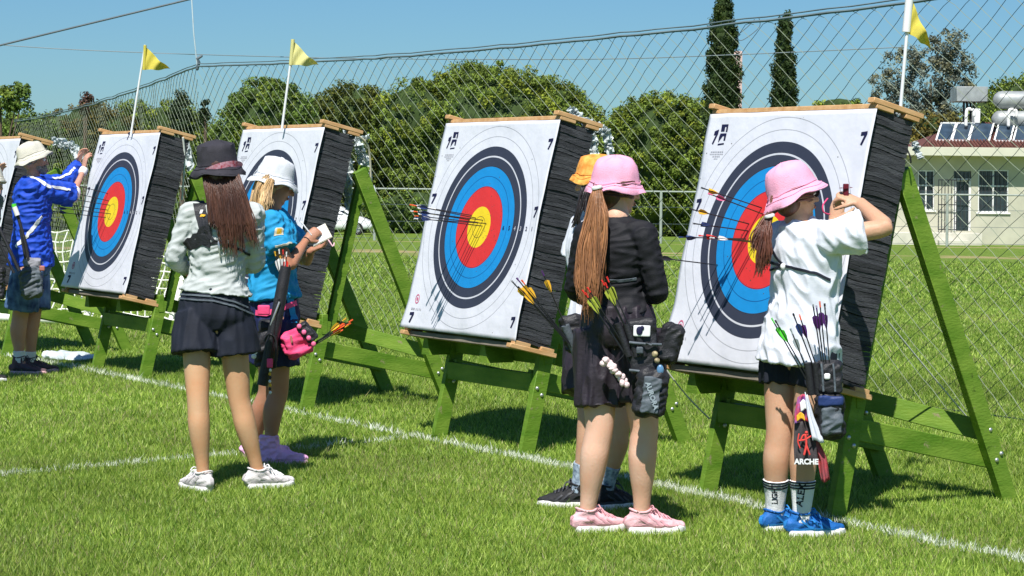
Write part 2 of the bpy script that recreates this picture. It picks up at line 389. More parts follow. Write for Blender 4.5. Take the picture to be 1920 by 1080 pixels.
BW, BH, BT = 1.25, 1.285, .25
def make_stand():
    t = empty('target_stand'); x0, x1 = -1.03, -.055
    lean = .23
    def bolts(par, x, lst):
        for y, z in lst:
            mb = MB(); mb.ell((x, y, z), (.009, .012, .012), nu=8, nv=5); mb.build('bolt', M_steel, par)
    for x in (x1, x0):
        nr = x > -.5; sg = 1 if nr else -1
        mb = MB(); mb.beam((x, .035, -.03), (x, .035 + lean * .6, .60), .042, .092, (1, 0, 0)); leg = mb.build('front_leg', M_green, t)
        bolts(leg, x + .022, ((.035 + lean * .365 - .02, .375), (.035 + lean * .335 + .018, .335)))
        mb = MB(); mb.beam((x - sg * .16, .29, .50), (x - sg * .16, .29 + .23 * 1.15, 1.65), .042, .07, (1, 0, 0)); mb.build('upright', M_green, t)
        mb = MB(); mb.beam((x - sg * .005, .43, 1.62), (x - sg * .04, 1.20, -.03), .045, .098, (1, 0, 0)); leg = mb.build('rear_leg', M_green, t)
        bolts(leg, x - sg * .035 + .024, ((1.035, .36), (1.11, .24), (1.08, .21)))
        mb = MB(); mb.beam((x - sg * .075, .10, .425), (x - sg * .075, 1.14, .205), .035, .105, (1, 0, 0)); mb.build('side_brace', M_green, t)
    mb = MB(); mb.beam((-1.24, .165, .575), (-.03, .165, .575), .045, .135, (0, 1, 0)); mb.build('shelf_board', M_green, t)
    mb = MB(); mb.beam((x0 + .021, .10, .405), (x1 - .021, .10, .405), .035, .105, (0, 1, 0)); mb.build('cross_board', M_green, t)
    mb = MB(); mb.beam((x0 + .06, .30, .60), (x1 - .05, 1.10, .335), .10, .022, (0, .2, 1)); mb.build('diagonal_board', M_green, t)
    for x in (-1.06, -.40):
        mb = MB(); vs = []
        for q, wq in ((-.04, .05), (.14, .05)):
            vs += [(x - .012, q, .628), (x + .012, q, .628), (x - wq, q, .50), (x + wq, q, .50)]
        mb.add(vs, [(0, 2, 3, 1), (4, 5, 7, 6), (0, 1, 5, 4), (1, 3, 7, 5), (3, 2, 6, 7), (0, 4, 6, 2)]); mb.build('bracket', M_green, t, smooth=False)
    return t
def make_boss():
    t = empty('target_butt'); h = BT / 2
    mb = MB(); n = 58; r2 = random.Random(3)
    dr = 0
    for k in range(n):
        y0 = BH * k / n; y1 = BH * (k + 1) / n; dr = dr * .8 + r2.uniform(-.004, .004)
        g = r2.uniform(.0, .0022) if k % 7 else .004
        jx = r2.uniform(-.0035, .0035) + dr * .5; jz = r2.uniform(-.004, .003)
        vs = []
        for (sx, sz) in ((-1, -1), (1, -1), (1, 1), (-1, 1)):
            for yy in (y0 + .0006, y1 - g):
                vs.append((sx * (BW / 2 - .012) + jx + r2.uniform(-.0012, .0012), yy, (-.012 if sz > 0 else -BT) + jz * (1 if sz < 0 else .4) + r2.uniform(-.001, .001)))
        # subdivided side with sag: ring of points
        ring = []; N = 7
        for yy, e in ((y0 + .0006, 0), (y1 - g, 1)):
            for i in range(N): ring.append((BW / 2 - .012 + jx + r2.uniform(-.0015, .0015), yy + .004 * math.sin(i * .9 + k * .13), -.012 - (BT - .012) * i / (N - 1) + jz * .4))
            for i in range(N): ring.append((-BW / 2 + .012 + jx + r2.uniform(-.0015, .0015), yy + .004 * math.sin((N - 1 - i) * .9 + k * .13), -BT + (BT - .012) * i / (N - 1) + jz * .4))
        m_ = 2 * N; fs = [(i, i + m_, (i + 1) % m_ + m_, (i + 1) % m_) for i in range(m_)] + [tuple(range(m_)), tuple(range(2 * m_ - 1, m_ - 1, -1))]
        mb.add(ring, fs)
    mb.build('foam_layers', M_foam, t, smooth=False)
    mb = MB(); mb.box((0, BH + .014, -.035), (BW / 2 - .03, .013, .028), bev=.003); mb.build('top_rail', M_wood, t)
    mb = MB(); mb.box((0, -.028, -.05), (BW / 2 - .02, .016, .03), bev=.003); mb.build('bottom_rail', M_grwood, t)
    for sx in (-1, 1):
        for top in (1, 0):
            mb = MB(); xx = sx * (BW / 2 + .002 - .02)
            y = BH + .036 if top else -.030; yb = BH + .013 if top else -.008
            mb.box((xx, y, -BT / 2 - .03 + .02), (.024, .013, BT / 2 + .035), bev=.003)
            for zc, l in ((-.055, .055), (-BT + .02, .045)):
                mb.box((xx, yb, zc), (.0215, .0115, l), bev=.003)
            mb.build('clamp_board', M_wood, t)
    mb = MB()
    for sx in (-.3, .25): mb.beam((sx, -.01, -BT - .014), (sx, BH + .02, -BT - .014), .03, .02); 
    mb.build('back_batten', M_wood, t)
    return t
# printed face ------------------------------------------------------
def face_material():
    m = bpy.data.materials.new('target_print'); m.use_nodes = True; t = m.node_tree; N = t.nodes; L = t.links; b = N['Principled BSDF']
    b.inputs['Roughness'].default_value = .55; b.inputs['Specular IOR Level'].default_value = .3
    tc = N.new('ShaderNodeTexCoord'); mp = N.new('ShaderNodeMapping'); mp.inputs['Scale'].default_value = (1, 1, 0); L.new(tc.outputs['Object'], mp.inputs[0])
    ln = N.new('ShaderNodeVectorMath'); ln.operation = 'LENGTH'; L.new(mp.outputs[0], ln.inputs[0])
    dv = N.new('ShaderNodeMath'); dv.operation = 'DIVIDE'; dv.inputs[1].default_value = .61; L.new(ln.outputs['Value'], dv.inputs[0])
    d2 = N.new('ShaderNodeMath'); d2.operation = 'MULTIPLY'; d2.inputs[1].default_value = .5; L.new(dv.outputs[0], d2.inputs[0])
    rp = N.new('ShaderNodeValToRGB'); cr = rp.color_ramp; cr.interpolation = 'CONSTANT'
    Yl, Rd, Bl, Bk, Wh = (.82, .60, .02), (.66, .035, .035), (.01, .25, .60), (.036, .042, .068), (.68, .69, .75)
    dk = (.03, .03, .04); g = (.38, .39, .43)
    st = [(0, Yl), (.098, (.25, .18, .02)), (.102, Yl), (.198, dk), (.202, Rd), (.298, (.30, .01, .02)), (.302, Rd), (.398, (.2, .02, .05)), (.402, Bl), (.498, (.005, .10, .30)), (.502, Bl),
          (.597, dk), (.603, Bk), (.694, (.6, .61, .66)), (.705, Bk), (.797, (.015, .015, .03)), (.803, Wh), (.897, g), (.901, Wh), (.997, g), (1.001, Wh)]
    cr.elements[0].position = 0; cr.elements[0].color = (*st[0][1], 1); cr.elements.remove(cr.elements[1])
    for p, c in st[1:]: e = cr.elements.new(p * .5); e.color = (*c, 1)
    L.new(d2.outputs[0], rp.inputs[0])
    n = N.new('ShaderNodeTexNoise'); n.inputs['Scale'].default_value = 5; n.inputs['Detail'].default_value = 6; L.new(tc.outputs['Object'], n.inputs['Vector'])
    mr = N.new('ShaderNodeMapRange'); mr.inputs[3].default_value = .9; mr.inputs[4].default_value = 1.06; L.new(n.outputs[0], mr.inputs[0])
    hv = N.new('ShaderNodeHueSaturation'); L.new(rp.outputs[0], hv.inputs['Color']); L.new(mr.outputs[0], hv.inputs['Value'])
    # arrow holes: small dark pits, dense near the middle
    vo = N.new('ShaderNodeTexVoronoi'); vo.inputs['Scale'].default_value = 42; L.new(mp.outputs[0], vo.inputs['Vector'])
    lt = N.new('ShaderNodeMath'); lt.operation = 'LESS_THAN'; lt.inputs[1].default_value = .16; L.new(vo.outputs['Distance'], lt.inputs[0])
    sp = N.new('ShaderNodeSeparateColor'); L.new(vo.outputs['Color'], sp.inputs[0])
    th = N.new('ShaderNodeMapRange'); th.inputs[1].default_value = 0; th.inputs[2].default_value = .5; th.inputs[3].default_value = .95; th.inputs[4].default_value = .02; L.new(dv.outputs[0], th.inputs[0])
    l2 = N.new('ShaderNodeMath'); l2.operation = 'LESS_THAN'; L.new(sp.outputs[0], l2.inputs[0]); L.new(th.outputs[0], l2.inputs[1])
    ml = N.new('ShaderNodeMath'); ml.operation = 'MULTIPLY'; L.new(lt.outputs[0], ml.inputs[0]); L.new(l2.outputs[0], ml.inputs[1])
    mx = N.new('ShaderNodeMix'); mx.data_type = 'RGBA'; L.new(ml.outputs[0], mx.inputs[0]); L.new(hv.outputs[0], mx.inputs[6]); mx.inputs[7].default_value = (.08, .06, .04, 1)
    L.new(mx.outputs[2], b.inputs['Base Color'])
    n2 = N.new('ShaderNodeTexNoise'); n2.inputs['Scale'].default_value = 7; n2.inputs['Detail'].default_value = 3; L.new(tc.outputs['Object'], n2.inputs['Vector'])
    bm = N.new('ShaderNodeBump'); bm.inputs['Strength'].default_value = .35; bm.inputs['Distance'].default_value = .02; L.new(n2.outputs[0], bm.inputs['Height']); L.new(bm.outputs[0], b.inputs['Normal'])
    return m
M_face = face_material()
M_ink = mat('navy_ink', (.012, .012, .05), .6, .05); M_greyink = mat('grey_ink', (.4, .4, .44), .6, .05); M_pinkink = mat('pink_ink', (.55, .12, .22), .6, .05)
def sheet_z(x, y, seed):
    e = max(abs(x) / .635, abs(y) / .645)
    return .006 + .0035 * noise.noise(V((x * 3, y * 2.2, seed))) + .0025 * noise.noise(V((x * 9, y * 4, seed + 5))) + .012 * max(0, e - .86) / .14 * noise.noise(V((x * 4, y * 4, seed * 2))) \
        + (.03 * max(0, (-x - .5) / .13) * max(0, (-y - .35) / .3)) * .6
def make_face(seed, top=True):
    n = 56; W_, H_ = 1.27, 1.285; vs = []; fs = []
    for j in range(n + 1):
        for i in range(n + 1):
            x = -W_ / 2 + W_ * i / n; y = -H_ / 2 + H_ * j / n
            dx = .006 * noise.noise(V((0, y * 3, seed))) * abs(x) / .6 - (.022 * max(0, -y / .64 - .75) / .25 if x < 0 else 0) * abs(x) / .6
            vs.append((x + dx, y, sheet_z(x, y, seed)))
    k = len(vs); vs += [(a, b, c - .0012) for a, b, c in vs]
    for j in range(n):
        for i in range(n):
            a = j * (n + 1) + i; fs.append((a, a + 1, a + n + 2, a + n + 1)); fs.append((k + a, k + a + n + 1, k + a + n + 2, k + a + 1))
    bd = [i for i in range(n + 1)] + [j * (n + 1) + n for j in range(1, n + 1)] + [n * (n + 1) + i for i in range(n - 1, -1, -1)] + [j * (n + 1) for j in range(n - 1, 0, -1)]
    for q in range(len(bd)):
        a, b = bd[q], bd[(q + 1) % len(bd)]; fs.append((b, a, k + a, k + b))
    o = mesh_obj('paper_target', vs, fs, M_face)
    def put(vs_, fs_, x, y, mt, name, rot=0):
        c, s_ = math.cos(rot), math.sin(rot); out = []
        for v in vs_:
            X = x + v[0] * c - v[1] * s_; Y = y + v[0] * s_ + v[1] * c; out.append((X, Y, sheet_z(X, Y, seed) + .0016))
        return mesh_obj(name, out, fs_, mt, o, smooth=False)
    seven = [(-.022, .03), (.022, .034), (.024, .020), (-.002, -.034), (-.016, -.030), (.004, .014), (-.022, .012)]
    for (x, y) in ((.585, .50), (.585, .10), (-.585, .165), (-.555, -.575), (.575, -.54)) + (((0.0, .625),) if top else ()):
        put([(a, b) for a, b in seven], [tuple(range(6, -1, -1))], x, y, M_ink, 'printed_mark')
    lg = MB()
    for pts in ([(-.05, .02), (-.018, .03), (-.02, .005), (-.045, -.05), (-.055, -.045), (-.038, 0), (-.052, -.002)],
                [(.0, .055), (.055, .055), (.055, .015), (.042, .015), (.042, .042), (.03, .042), (.03, .018), (.0, .018)],
                [(.0, .008), (.052, .008), (.05, -.03), (.036, -.03), (.036, -.006), (.024, -.006), (-.006, -.04), (-.006, -.01)],
                [(-.006, -.046), (.045, -.042), (.045, -.050), (-.006, -.054)]):
        lg.add([(a, b, 0) for a, b in pts], [tuple(range(len(pts)))])
    put(lg.v, lg.f, -.51, .53, M_ink, 'printed_logo')
    tx = MB(); rr = random.Random(2)
    for i, wd in enumerate((.10, .11, .06, .03)):
        x = -wd / 2
        while x < wd / 2:
            l = rr.uniform(.006, .014); tx.add([(x, -i * .012, 0), (x + l, -i * .012, 0), (x + l, -i * .012 - .006, 0), (x, -i * .012 - .006, 0)], [(0, 1, 2, 3)]); x += l + .004
    put(tx.v, tx.f, -.51, .445, M_greyink, 'printed_text')
    c = MB(); q = 24
    for (r0, r1, sx) in ((.030, .022, .75), (.012, .0, .8)):
        vs_ = [(math.cos(a * math.tau / q) * r0 * sx, math.sin(a * math.tau / q) * r0, 0) for a in range(q)] + [(math.cos(a * math.tau / q) * r1 * sx, math.sin(a * math.tau / q) * r1, 0) for a in range(q)]
        c.add(vs_, [(a, (a + 1) % q, (a + 1) % q + q, a + q) for a in range(q)])
    put(c.v, c.f, -.53, -.46, M_pinkink, 'printed_emblem')
    tx = MB()
    for k, l in enumerate((.02, .02, .008, .012, .01, .012, .01)): tx.add([(k * .017, 0, 0), (k * .017 + l * .7, 0, 0), (k * .017 + l * .7, .014, 0), (k * .017, .014, 0)], [(0, 1, 2, 3)])
    put(tx.v, tx.f, -.575, -.53, M_greyink, 'printed_text')
    for k in range(1, 7):
        v_, f_ = text_mesh(str(7 - k), .035, .001)
        put([(a[0], a[1]) for a in v_], f_, .61 * (.3 + .1 * k) + .03, 0, M_greyink if k in (3, 4) else M_ink, 'printed_number')
    return o
stand0 = make_stand(); boss0 = make_boss()
who = ['leftmost target, cut by the picture edge', 'target beside the bearded man in blue', 'target behind the two women', 'fully visible middle target', 'nearest target, by the white shirt']
def dup(root):
    r = root.copy(); COL.objects.link(r)
    for ch in list(root.children):
        c = ch.copy(); COL.objects.link(c); c.parent = r
        for g in list(ch.children):
            d = g.copy(); COL.objects.link(d); d.parent = c
    return r
bosses = []; faces = []; FACEM = []
face_protos = [make_face(3.1, False), make_face(8.7, False), make_face(5.2, True)]
for i in range(5):
    s = stand0 if i == 4 else dup(stand0); s.matrix_world = stand_matrix(i)
    tag(s, 'green wooden A-frame stand under the ' + who[i], 'target stand', 'green wooden target stands in a row')
    jit = Matrix.Rotation(R([0, .4, -.5, 0, .3][i]), 4, 'Z')
    b = boss0 if i == 4 else dup(boss0); mw = stand_matrix(i) @ Matrix.Translation(((-.05, -.055, 0) if i < 3 else (0, 0, 0))) @ FM; b.matrix_world = mw; FACEM.append(mw)
    tag(b, 'layered black foam block of the ' + who[i], 'archery butt', 'layered black foam butts on the stands')
    f = face_protos[0] if i == 3 else (face_protos[1] if i == 4 else (face_protos[2] if i == 1 else dup(face_protos[2 if i == 0 else 1]))); f.matrix_world = mw @ Matrix.Translation((0, BH / 2 - .002, 0))
    tag(f, 'ringed paper sheet on the ' + who[i], 'target face', 'ringed paper target faces')
# ------------------------------------------------------------------ arrows
M_carbon = mat('carbon_shaft', (.015, .016, .02), .35, .2, spec=.5)
VANE = {k: mat('vane_' + k, c, .5, .1) for k, c in dict(navy=(.02, .04, .14), white=(.8, .8, .78), yellow=(.75, .42, .03), orange=(.85, .12, .03), pink=(.8, .15, .3), green=(.1, .65, .05), purple=(.08, .02, .14), lime=(.35, .4, .05), grey=(.35, .4, .42), red=(.7, .04, .03), black=(.02, .02, .025)).items()}
AR = {}
def arrow_proto(L_, vane, nock, wrap=None):
    """local +Z runs from the point end to the nock"""
    t = empty('arrow')
    mb = MB(); mb.tube([(0, 0, 0), (0, 0, L_)], [.0030, .0030], 8, cap='flat'); mb.build('shaft', M_carbon, t)
    mb = MB(); mb.tube([(0, 0, L_), (0, 0, L_ + .016)], [.0036, .0030], 8, cap='flat'); mb.box((.0022, 0, L_ + .02), (.0012, .003, .006)); mb.box((-.0022, 0, L_ + .02), (.0012, .003, .006)); mb.build('nock', VANE[nock], t)
    mb = MB()
    for k in range(3):
        a = k * 2.094 + .5; d = V((math.cos(a), math.sin(a), 0)); q = d.cross(V((0, 0, 1))) * .0006
        pr = [(.003, L_ - .085), (.013, L_ - .055), (.0145, L_ - .03), (.003, L_ - .022)]
        vs = [d * r + V((0, 0, z)) + q * s_ for s_ in (-1, 1) for r, z in pr]
        mb.add(vs, [(0, 1, 2, 3), (7, 6, 5, 4), (0, 4, 5, 1), (1, 5, 6, 2), (2, 6, 7, 3)])
    mb.build('vane', VANE[vane], t, smooth=False)
    if wrap: mb = MB(); mb.tube([(0, 0, L_ - .15), (0, 0, L_ - .015)], [.0036, .0036], 8, cap='flat'); mb.build('wrap', VANE[wrap], t)
    return t
def arrow(tip, nockp, vane, nock, label, group, wrap=None, L_=None):
    tip = V(tip); nockp = V(nockp); L0 = round((nockp - tip).length, 3) if L_ is None else L_; key = (L0, vane, nock, wrap)
    if key not in AR: a = AR[key] = arrow_proto(L0, vane, nock, wrap)
    else: a = dup(AR[key])
    z = (nockp - tip).normalized(); q = z.to_track_quat('Z', 'Y'); q = q @ Matrix.Rotation(random.uniform(0, 2), 3, 'Z').to_quaternion()
    a.matrix_world = Matrix.Translation(nockp - z * L0) @ q.to_matrix().to_4x4()
    tag(a, label, 'arrow', group); return a
def on_face(i, px, py):
    mw = FACEM[i]; n = V((mw[0][2], mw[1][2], mw[2][2])); o = mw.translation + n * .004; d = (P(px, py, 1) - CAM); t = (o - CAM).dot(n) / d.dot(n); return CAM + d * t, n
def stuck(i, px, py, ln, tx, tz, vane, nock, label, group, wrap=None):
    p, n = on_face(i, px, py); d = (n + V((UX, UY, 0)) * tx + V((0, 0, tz))).normalized()
    arrow(p - d * .1, p + d * ln, vane, nock, label, group, wrap, L_=round(ln + .1, 2))
g3 = 'arrows stuck in the gold of the middle target'
for (px, py, l, tx, tz, va, no_) in ((893, 409, .42, .02, -.06, 'navy', 'orange'), (906, 413, .45, 0, -.12, 'navy', 'orange'), (897, 417, .42, .03, -.14, 'navy', 'orange'), (885, 404, .40, -.02, -.08, 'white', 'orange'), (912, 419, .46, -.02, -.17, 'navy', 'white'), (905, 424, .44, .02, -.12, 'white', 'navy'), (880, 412, .38, 0, -.1, 'white', 'white')):
    stuck(3, px, py, l, tx, tz, va, no_, 'dark arrow with %s vanes and %s nock bunched in the gold of the middle target' % (va, no_), g3, 'white' if va == 'white' else None)
g1 = 'arrows stuck in the gold of the target beside the man in blue'
for (px, py, l, tx, tz, va, no_) in ((205, 377, .44, 0, -.02, 'navy', 'navy'), (207, 385, .46, .02, -.08, 'navy', 'white'), (203, 394, .44, -.02, -.1, 'grey', 'navy'), (208, 401, .46, .02, -.12, 'navy', 'grey'), (203, 363, .42, .0, 0, 'navy', 'orange'), (199, 408, .42, .0, -.12, 'navy', 'navy')):
    stuck(1, px, py, l, tx, tz, va, no_, 'thin %s vaned arrow with %s nock in the target beside the man in blue' % (va, no_), g1)
g4 = 'arrows stuck in the nearest target'
for (px, py, l, tx, tz, va, no_, d) in ((1429, 390, .37, .03, .02, 'yellow', 'black', 'topmost of all'), (1432, 402, .33, 0, .06, 'pink', 'pink', 'second from the top'), (1405, 420, .345, 0, -.03, 'yellow', 'black', 'third from the top'),
                                     (1403, 433, .32, .02, -.12, 'navy', 'black', 'fourth from the top'), (1417, 453, .33, .02, -.14, 'red', 'red', 'fifth from the top'), (1420, 455, .27, .02, -.14, 'white', 'white', 'beside the red one'), (1346, 497, .37, 0, -.12, 'black', 'black', 'lowest, in the left blue and black rings'),
                                     (1399, 448, .4, .04, -.2, 'navy', 'navy', 'just below the fourth')):
    stuck(4, px, py, l, tx, tz, va, no_, '%s vaned arrow in the nearest target, %s' % (va, d), g4)
# ------------------------------------------------------------------ flags
M_pole = mat('white_pole', (.75, .76, .76), .4, .05); M_flag = mat('yellow_flag', (.78, .68, .12), .8, .06, 20, trans=.35); M_flag2 = mat('pale_flag', (.82, .78, .35), .8, .06, 20, trans=.35)
def flag(i, b, t_, h0, h1, tipp, label, fm, sleeve=False):
    D = STAND[i][1] + .25 + .3; D2 = D + .0
    a = P(*b, D); c = P(*t_, D); e = empty('flag', a)
    mb = MB(); mb.tube([a - (c - a).normalized() * .05, c], [.009, .008], 10, cap='flat'); mb.build('pole', M_pole, e, origin=a)
    A = P(*h0, D); B = P(*h1, D); T = P(*tipp, D); n = 14; vs = []; fs = []
    for s_ in (0, 1):
        for u in range(n + 1):
            f = u / n
            for v in range(n + 1):
                g = v / n; q0 = A.lerp(B, g); q = q0.lerp(T, f); wv = V((0, 1, 0)) * (.05 * math.sin(f * 7 + g * 2) * f + .012 * math.sin(f * 17 + g * 5)) + V((0, 0, 1)) * (.012 * math.sin(f * 9) * f)
                vs.append(q + wv + V((0, .0012 * s_, 0)))
    K = (n + 1) ** 2
    for s_ in (0, 1):
        for u in range(n):
            for v in range(n):
                k = s_ * K + u * (n + 1) + v; fs.append((k, k + 1, k + n + 2, k + n + 1) if s_ else (k, k + n + 1, k + n + 2, k + 1))
    mesh_obj('cloth', [p - a for p in vs], fs, fm, e)
    mb = MB(); mb.tube([A + (A - B) * .05, B], [.013 if not sleeve else .02] * 2, 10, cap='flat'); mb.build('sleeve', M_pole if sleeve else fm, e, origin=a)
    tag(e, label, 'flag', 'yellow pennants on the target tops')
flag(1, (247, 243), (272, 84), (272, 87), (270, 131), (318, 130), 'small yellow pennant on a white pole above the target beside the man in blue', M_flag)
flag(2, (530, 231), (550, 77), (549, 76), (545, 122), (597, 123), 'pale yellow pennant on a white pole above the target behind the two women', M_flag2)
flag(4, (1689, 197), (1707, -14), (1706, -12), (1699, 60), (1747, 92), 'yellow pennant with a white sleeve above the nearest target', M_flag, True)
# ------------------------------------------------------------------ plastic wrap tatters, cords
M_plast = mat('torn_plastic', (.72, .78, .78), .25, .12, 30, .6, 40, spec=.6, trans=.3)
def tatter(pxs, D, wd, label, seed, name='plastic_sheet', drop=0, m_=None, amp=.05):
    n = len(pxs); mb = MB(); base = P(*pxs[0], D); rr = random.Random(seed)
    for s_ in range(4):
        pts = []
        for i, (x, y) in enumerate(pxs): pts.append(P(x + rr.uniform(-4, 4), y + rr.uniform(-3, 3), D + rr.uniform(-.03, .08)))
        # resample
        fine = []
        for i in range(n - 1):
            for k in range(8): fine.append(pts[i].lerp(pts[i + 1], k / 8))
        fine.append(pts[-1]); vs = []; m2 = 7
        for i, p in enumerate(fine):
            t = nrm(fine[min(i + 1, len(fine) - 1)] - fine[max(i - 1, 0)]); sd = nrm(t.cross(V((0, 1, .2)))); ww = wd * (.6 + .7 * noise.noise(V((i * .35, s_ * 3, seed))))
            for k in range(m2):
                u = (k / (m2 - 1) - .5) * ww; q = p + sd * u
                q += V((0, 1, 0)) * amp * noise.noise(V((u * 30, i * .6, seed + s_ * 7))) + sd * .012 * noise.noise(V((i * .9, k, seed)))
                vs.append(q)
        K = len(vs); vs += [v + V((0, .0015, 0)) for v in vs]; fs = []
        for i in range(len(fine) - 1):
            for k in range(m2 - 1):
                if noise.noise(V((i * .5, k * .8, s_ + seed * 2))) > .28: continue
                a = i * m2 + k; fs.append((a, a + 1, a + m2 + 1, a + m2)); fs.append((K + a, K + a + m2, K + a + m2 + 1, K + a + 1))
        mb.add(vs, fs)
    tag(mb.build(name, m_ or M_plast, None, origin=base), label, 'plastic sheet', None).location = base
tatter([(1068, 205), (1085, 220), (1105, 235), (1128, 240), (1140, 252), (1142, 290)], 13.1, .07, 'torn clear plastic hanging from the top back corner of the middle target', 4)
tatter([(1100, 236), (1112, 262), (1114, 296)], 13.05, .06, 'narrow strip of plastic hanging down just above the orange cap', 9)
tatter([(648, 240), (668, 262), (690, 258)], 15.35, .04, 'short white scrap tied at the top corner of the target behind the blue shirted woman', 12)
tatter([(672, 268), (682, 300), (690, 345), (697, 385)], 15.45, .09, 'long shred of clear plastic hanging beside the green rear leg of the second visible target', 14)
tatter([(655, 300), (652, 350), (655, 395)], 15.5, .08, 'grey plastic film hanging behind the edge of the black foam above the white car', 21)
tatter([(1680, 208), (1698, 222), (1718, 230)], 10.55, .022, 'white knotted scrap tied at the top back corner of the nearest target', 31, amp=.03)
tatter([(1716, 268), (1720, 285), (1724, 298)], 10.85, .04, 'small plastic film behind the top back corner of the nearest target', 33)
tatter([(345, 262), (352, 300), (362, 330), (368, 350)], 17.9, .09, 'plastic film hanging by the target left of the black bucket hat', 41)
tatter([(98, 262), (118, 268), (138, 275), (150, 300)], 20.2, .10, 'plastic film hanging over the back of the leftmost target by the beige hat', 51)
M_rope = mat('white_cord', (.7, .7, .66), .7, .1); M_cream = mat('cream_cord', (.62, .58, .45), .8, .1); M_bl = mat('black_cord', (.015, .015, .018), .6, .1)
def cord(pts, r, m_, label, name='cord', cat='cord', res=6):
    mb = MB(); mb.tube(pts, [r] * len(pts), 8, res=res, cap='flat'); return tag(mb.build(name, m_, None, origin=pts[0]), label, cat), pts[0]
def cordl(*a, **k): o, p = cord(*a, **k); o.location = p; return o
cordl([P(343, 258, 17.45), P(346, 300, 17.5), P(341, 375, 17.55)], .008, M_rope, 'white cord hanging down the near side of the black butt beside the man in blue')
cordl([P(665, 250, 15.3), P(687, 268, 15.35), P(694, 300, 15.4), P(696, 360, 15.45), P(703, 416, 15.5)], .007, M_cream, 'cream cord hanging from the top of the target behind the blue shirted woman')
cordl([P(1695, 232, 10.55), P(1694, 262, 10.53), P(1706, 292, 10.5), P(1708, 306, 10.5)], .004, M_bl, 'black cord looped on the upper side of the nearest foam butt', res=8)
cordl([P(1661, 598, 10.65), P(1740, 695, 10.9), P(1818, 788, 11.15)], .004, M_rope, 'thin white guy cord slanting down behind the nearest green rear leg')
cordl([P(1250, 695, 11.5), P(1290, 745, 11.6), P(1330, 785, 11.8)], .004, M_rope, 'thin white guy cord by the green rear leg of the middle target')
# ------------------------------------------------------------------ safety net
M_nl = mat('net_cord_lit_tone', (.24, .28, .20), .8, .2, 3); M_nd = mat('net_cord_shade_tone', (.012, .028, .04), .8, .2, 3); M_ntop = mat('grey_top_rope', (.14, .19, .21), .7, .2, 3)  # same twine both ways
def net(A, B, hA, hB, sag, pitch, name, label, r=.0024, hlow=.0, wig=.006, seed=1):
    """diamond net between ground points A and B (Vectors), heights hA,hB"""
    Lg = (B - A).length; u = (B - A) / Lg; mb = MB(); n_ = int(Lg / pitch)
    side = nrm(V((-u.y, u.x, 0)))
    def top(s_): f = s_ / Lg; return hA * (1 - f) + hB * f - sag * 4 * f * (1 - f)
    ratio = .74
    def pt(s_, z):
        k = V((s_ * 1.3, z * 1.3, seed)); bill = .10 * math.sin(min(1, z / 2.9) * math.pi)
        return A + u * (s_ + wig * 1.6 * noise.noise(k * 5)) + side * (bill + .05 * noise.noise(k)) + V((0, 0, z + wig * 1.6 * noise.noise(k * 5 + V((5, 5, 5)))))
    H = max(hA, hB)
    for fam in (1, -1):
        s0 = -H / ratio if fam == 1 else 0; s1 = Lg if fam == 1 else Lg + H / ratio
        s_ = s0 + pitch * (.5 if fam < 0 else 0)
        while s_ < s1:
            pts = []; z = hlow
            while z < H + .2:
                ss = s_ + fam * z / ratio
                if 0 <= ss <= Lg:
                    if z >= top(ss): pts.append(pt(ss, top(ss))); break
                    pts.append(pt(ss, z))
                elif pts: break
                z += pitch * ratio / 2
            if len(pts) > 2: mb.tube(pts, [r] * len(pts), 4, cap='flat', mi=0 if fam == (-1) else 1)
            s_ += pitch
    # top rope pair, bottom rope
    for dz, rr, mi in ((0, .011, 2), (.03, .006, 2)):
        mb.tube([pt(Lg * k / 60, top(Lg * k / 60) + dz) for k in range(61)], [rr] * 61, 6, cap='flat', mi=mi)
    mb.tube([pt(Lg * k / 60, hlow + .02) for k in range(61)], [.006] * 61, 5, cap='flat', mi=1)
    o = mb.build(name, [M_nl, M_nd, M_ntop], None, origin=A); o.location = A
    return tag(o, label, 'net')
def line_pt(px, py):     # ground point on the net foot line seen at this pixel
    D = 6433 / (py - (344 + ROLL * (px - 960))); p = P(px, py, D); return V((p.x, p.y, gz(p.y)))
nA = line_pt(365, 584); nB = line_pt(2160, 822)
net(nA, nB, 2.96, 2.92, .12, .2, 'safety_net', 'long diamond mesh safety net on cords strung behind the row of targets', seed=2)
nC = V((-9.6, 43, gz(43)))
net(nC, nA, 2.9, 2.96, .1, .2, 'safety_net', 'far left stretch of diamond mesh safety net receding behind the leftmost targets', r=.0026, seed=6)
M_wire = mat('steel_cable', (.09, .12, .14), .5, .1)
pole_top = nA + V((0, 0, 2.96))
cordl([P(-250, 155, 27), P(0, 85, 27), P(350, 0, 27), P(600, -62, 27)], .012, M_wire, 'dark overhead cable crossing the sky at the upper left', name='cable', cat='cable', res=1)
cordl([P(-100, 76, 28), P(100, 91, 28), P(365, 102, 28), P(700, 110, 27), P(1100, 111, 25), P(1345, 104, 24), P(1700, 88, 23)], .005, mat('grey_wire', (.2, .24, .26), .5, .1), 'faint thin wire running across the sky just above the net rope', name='cable', cat='cable', res=4)
cordl([pole_top, P(363, 60, 26.1), P(357, -40, 26.2)], .008, mat('pale_line', (.45, .55, .6), .6, .1), 'thin pale vertical line holding up the corner of the net', res=1)
mb = MB(); mb.tube([pole_top - V((0, 0, .03)), pole_top + V((.02, 0, .05)), pole_top + V((0, 0, .09)), pole_top + V((.05, 0, .12))], [.02, .018, .022, .014], 8); o = mb.build('pulley', M_wire, None, origin=pole_top); o.location = pole_top
tag(o, 'small dark pulley at the peak of the safety net', 'pulley')
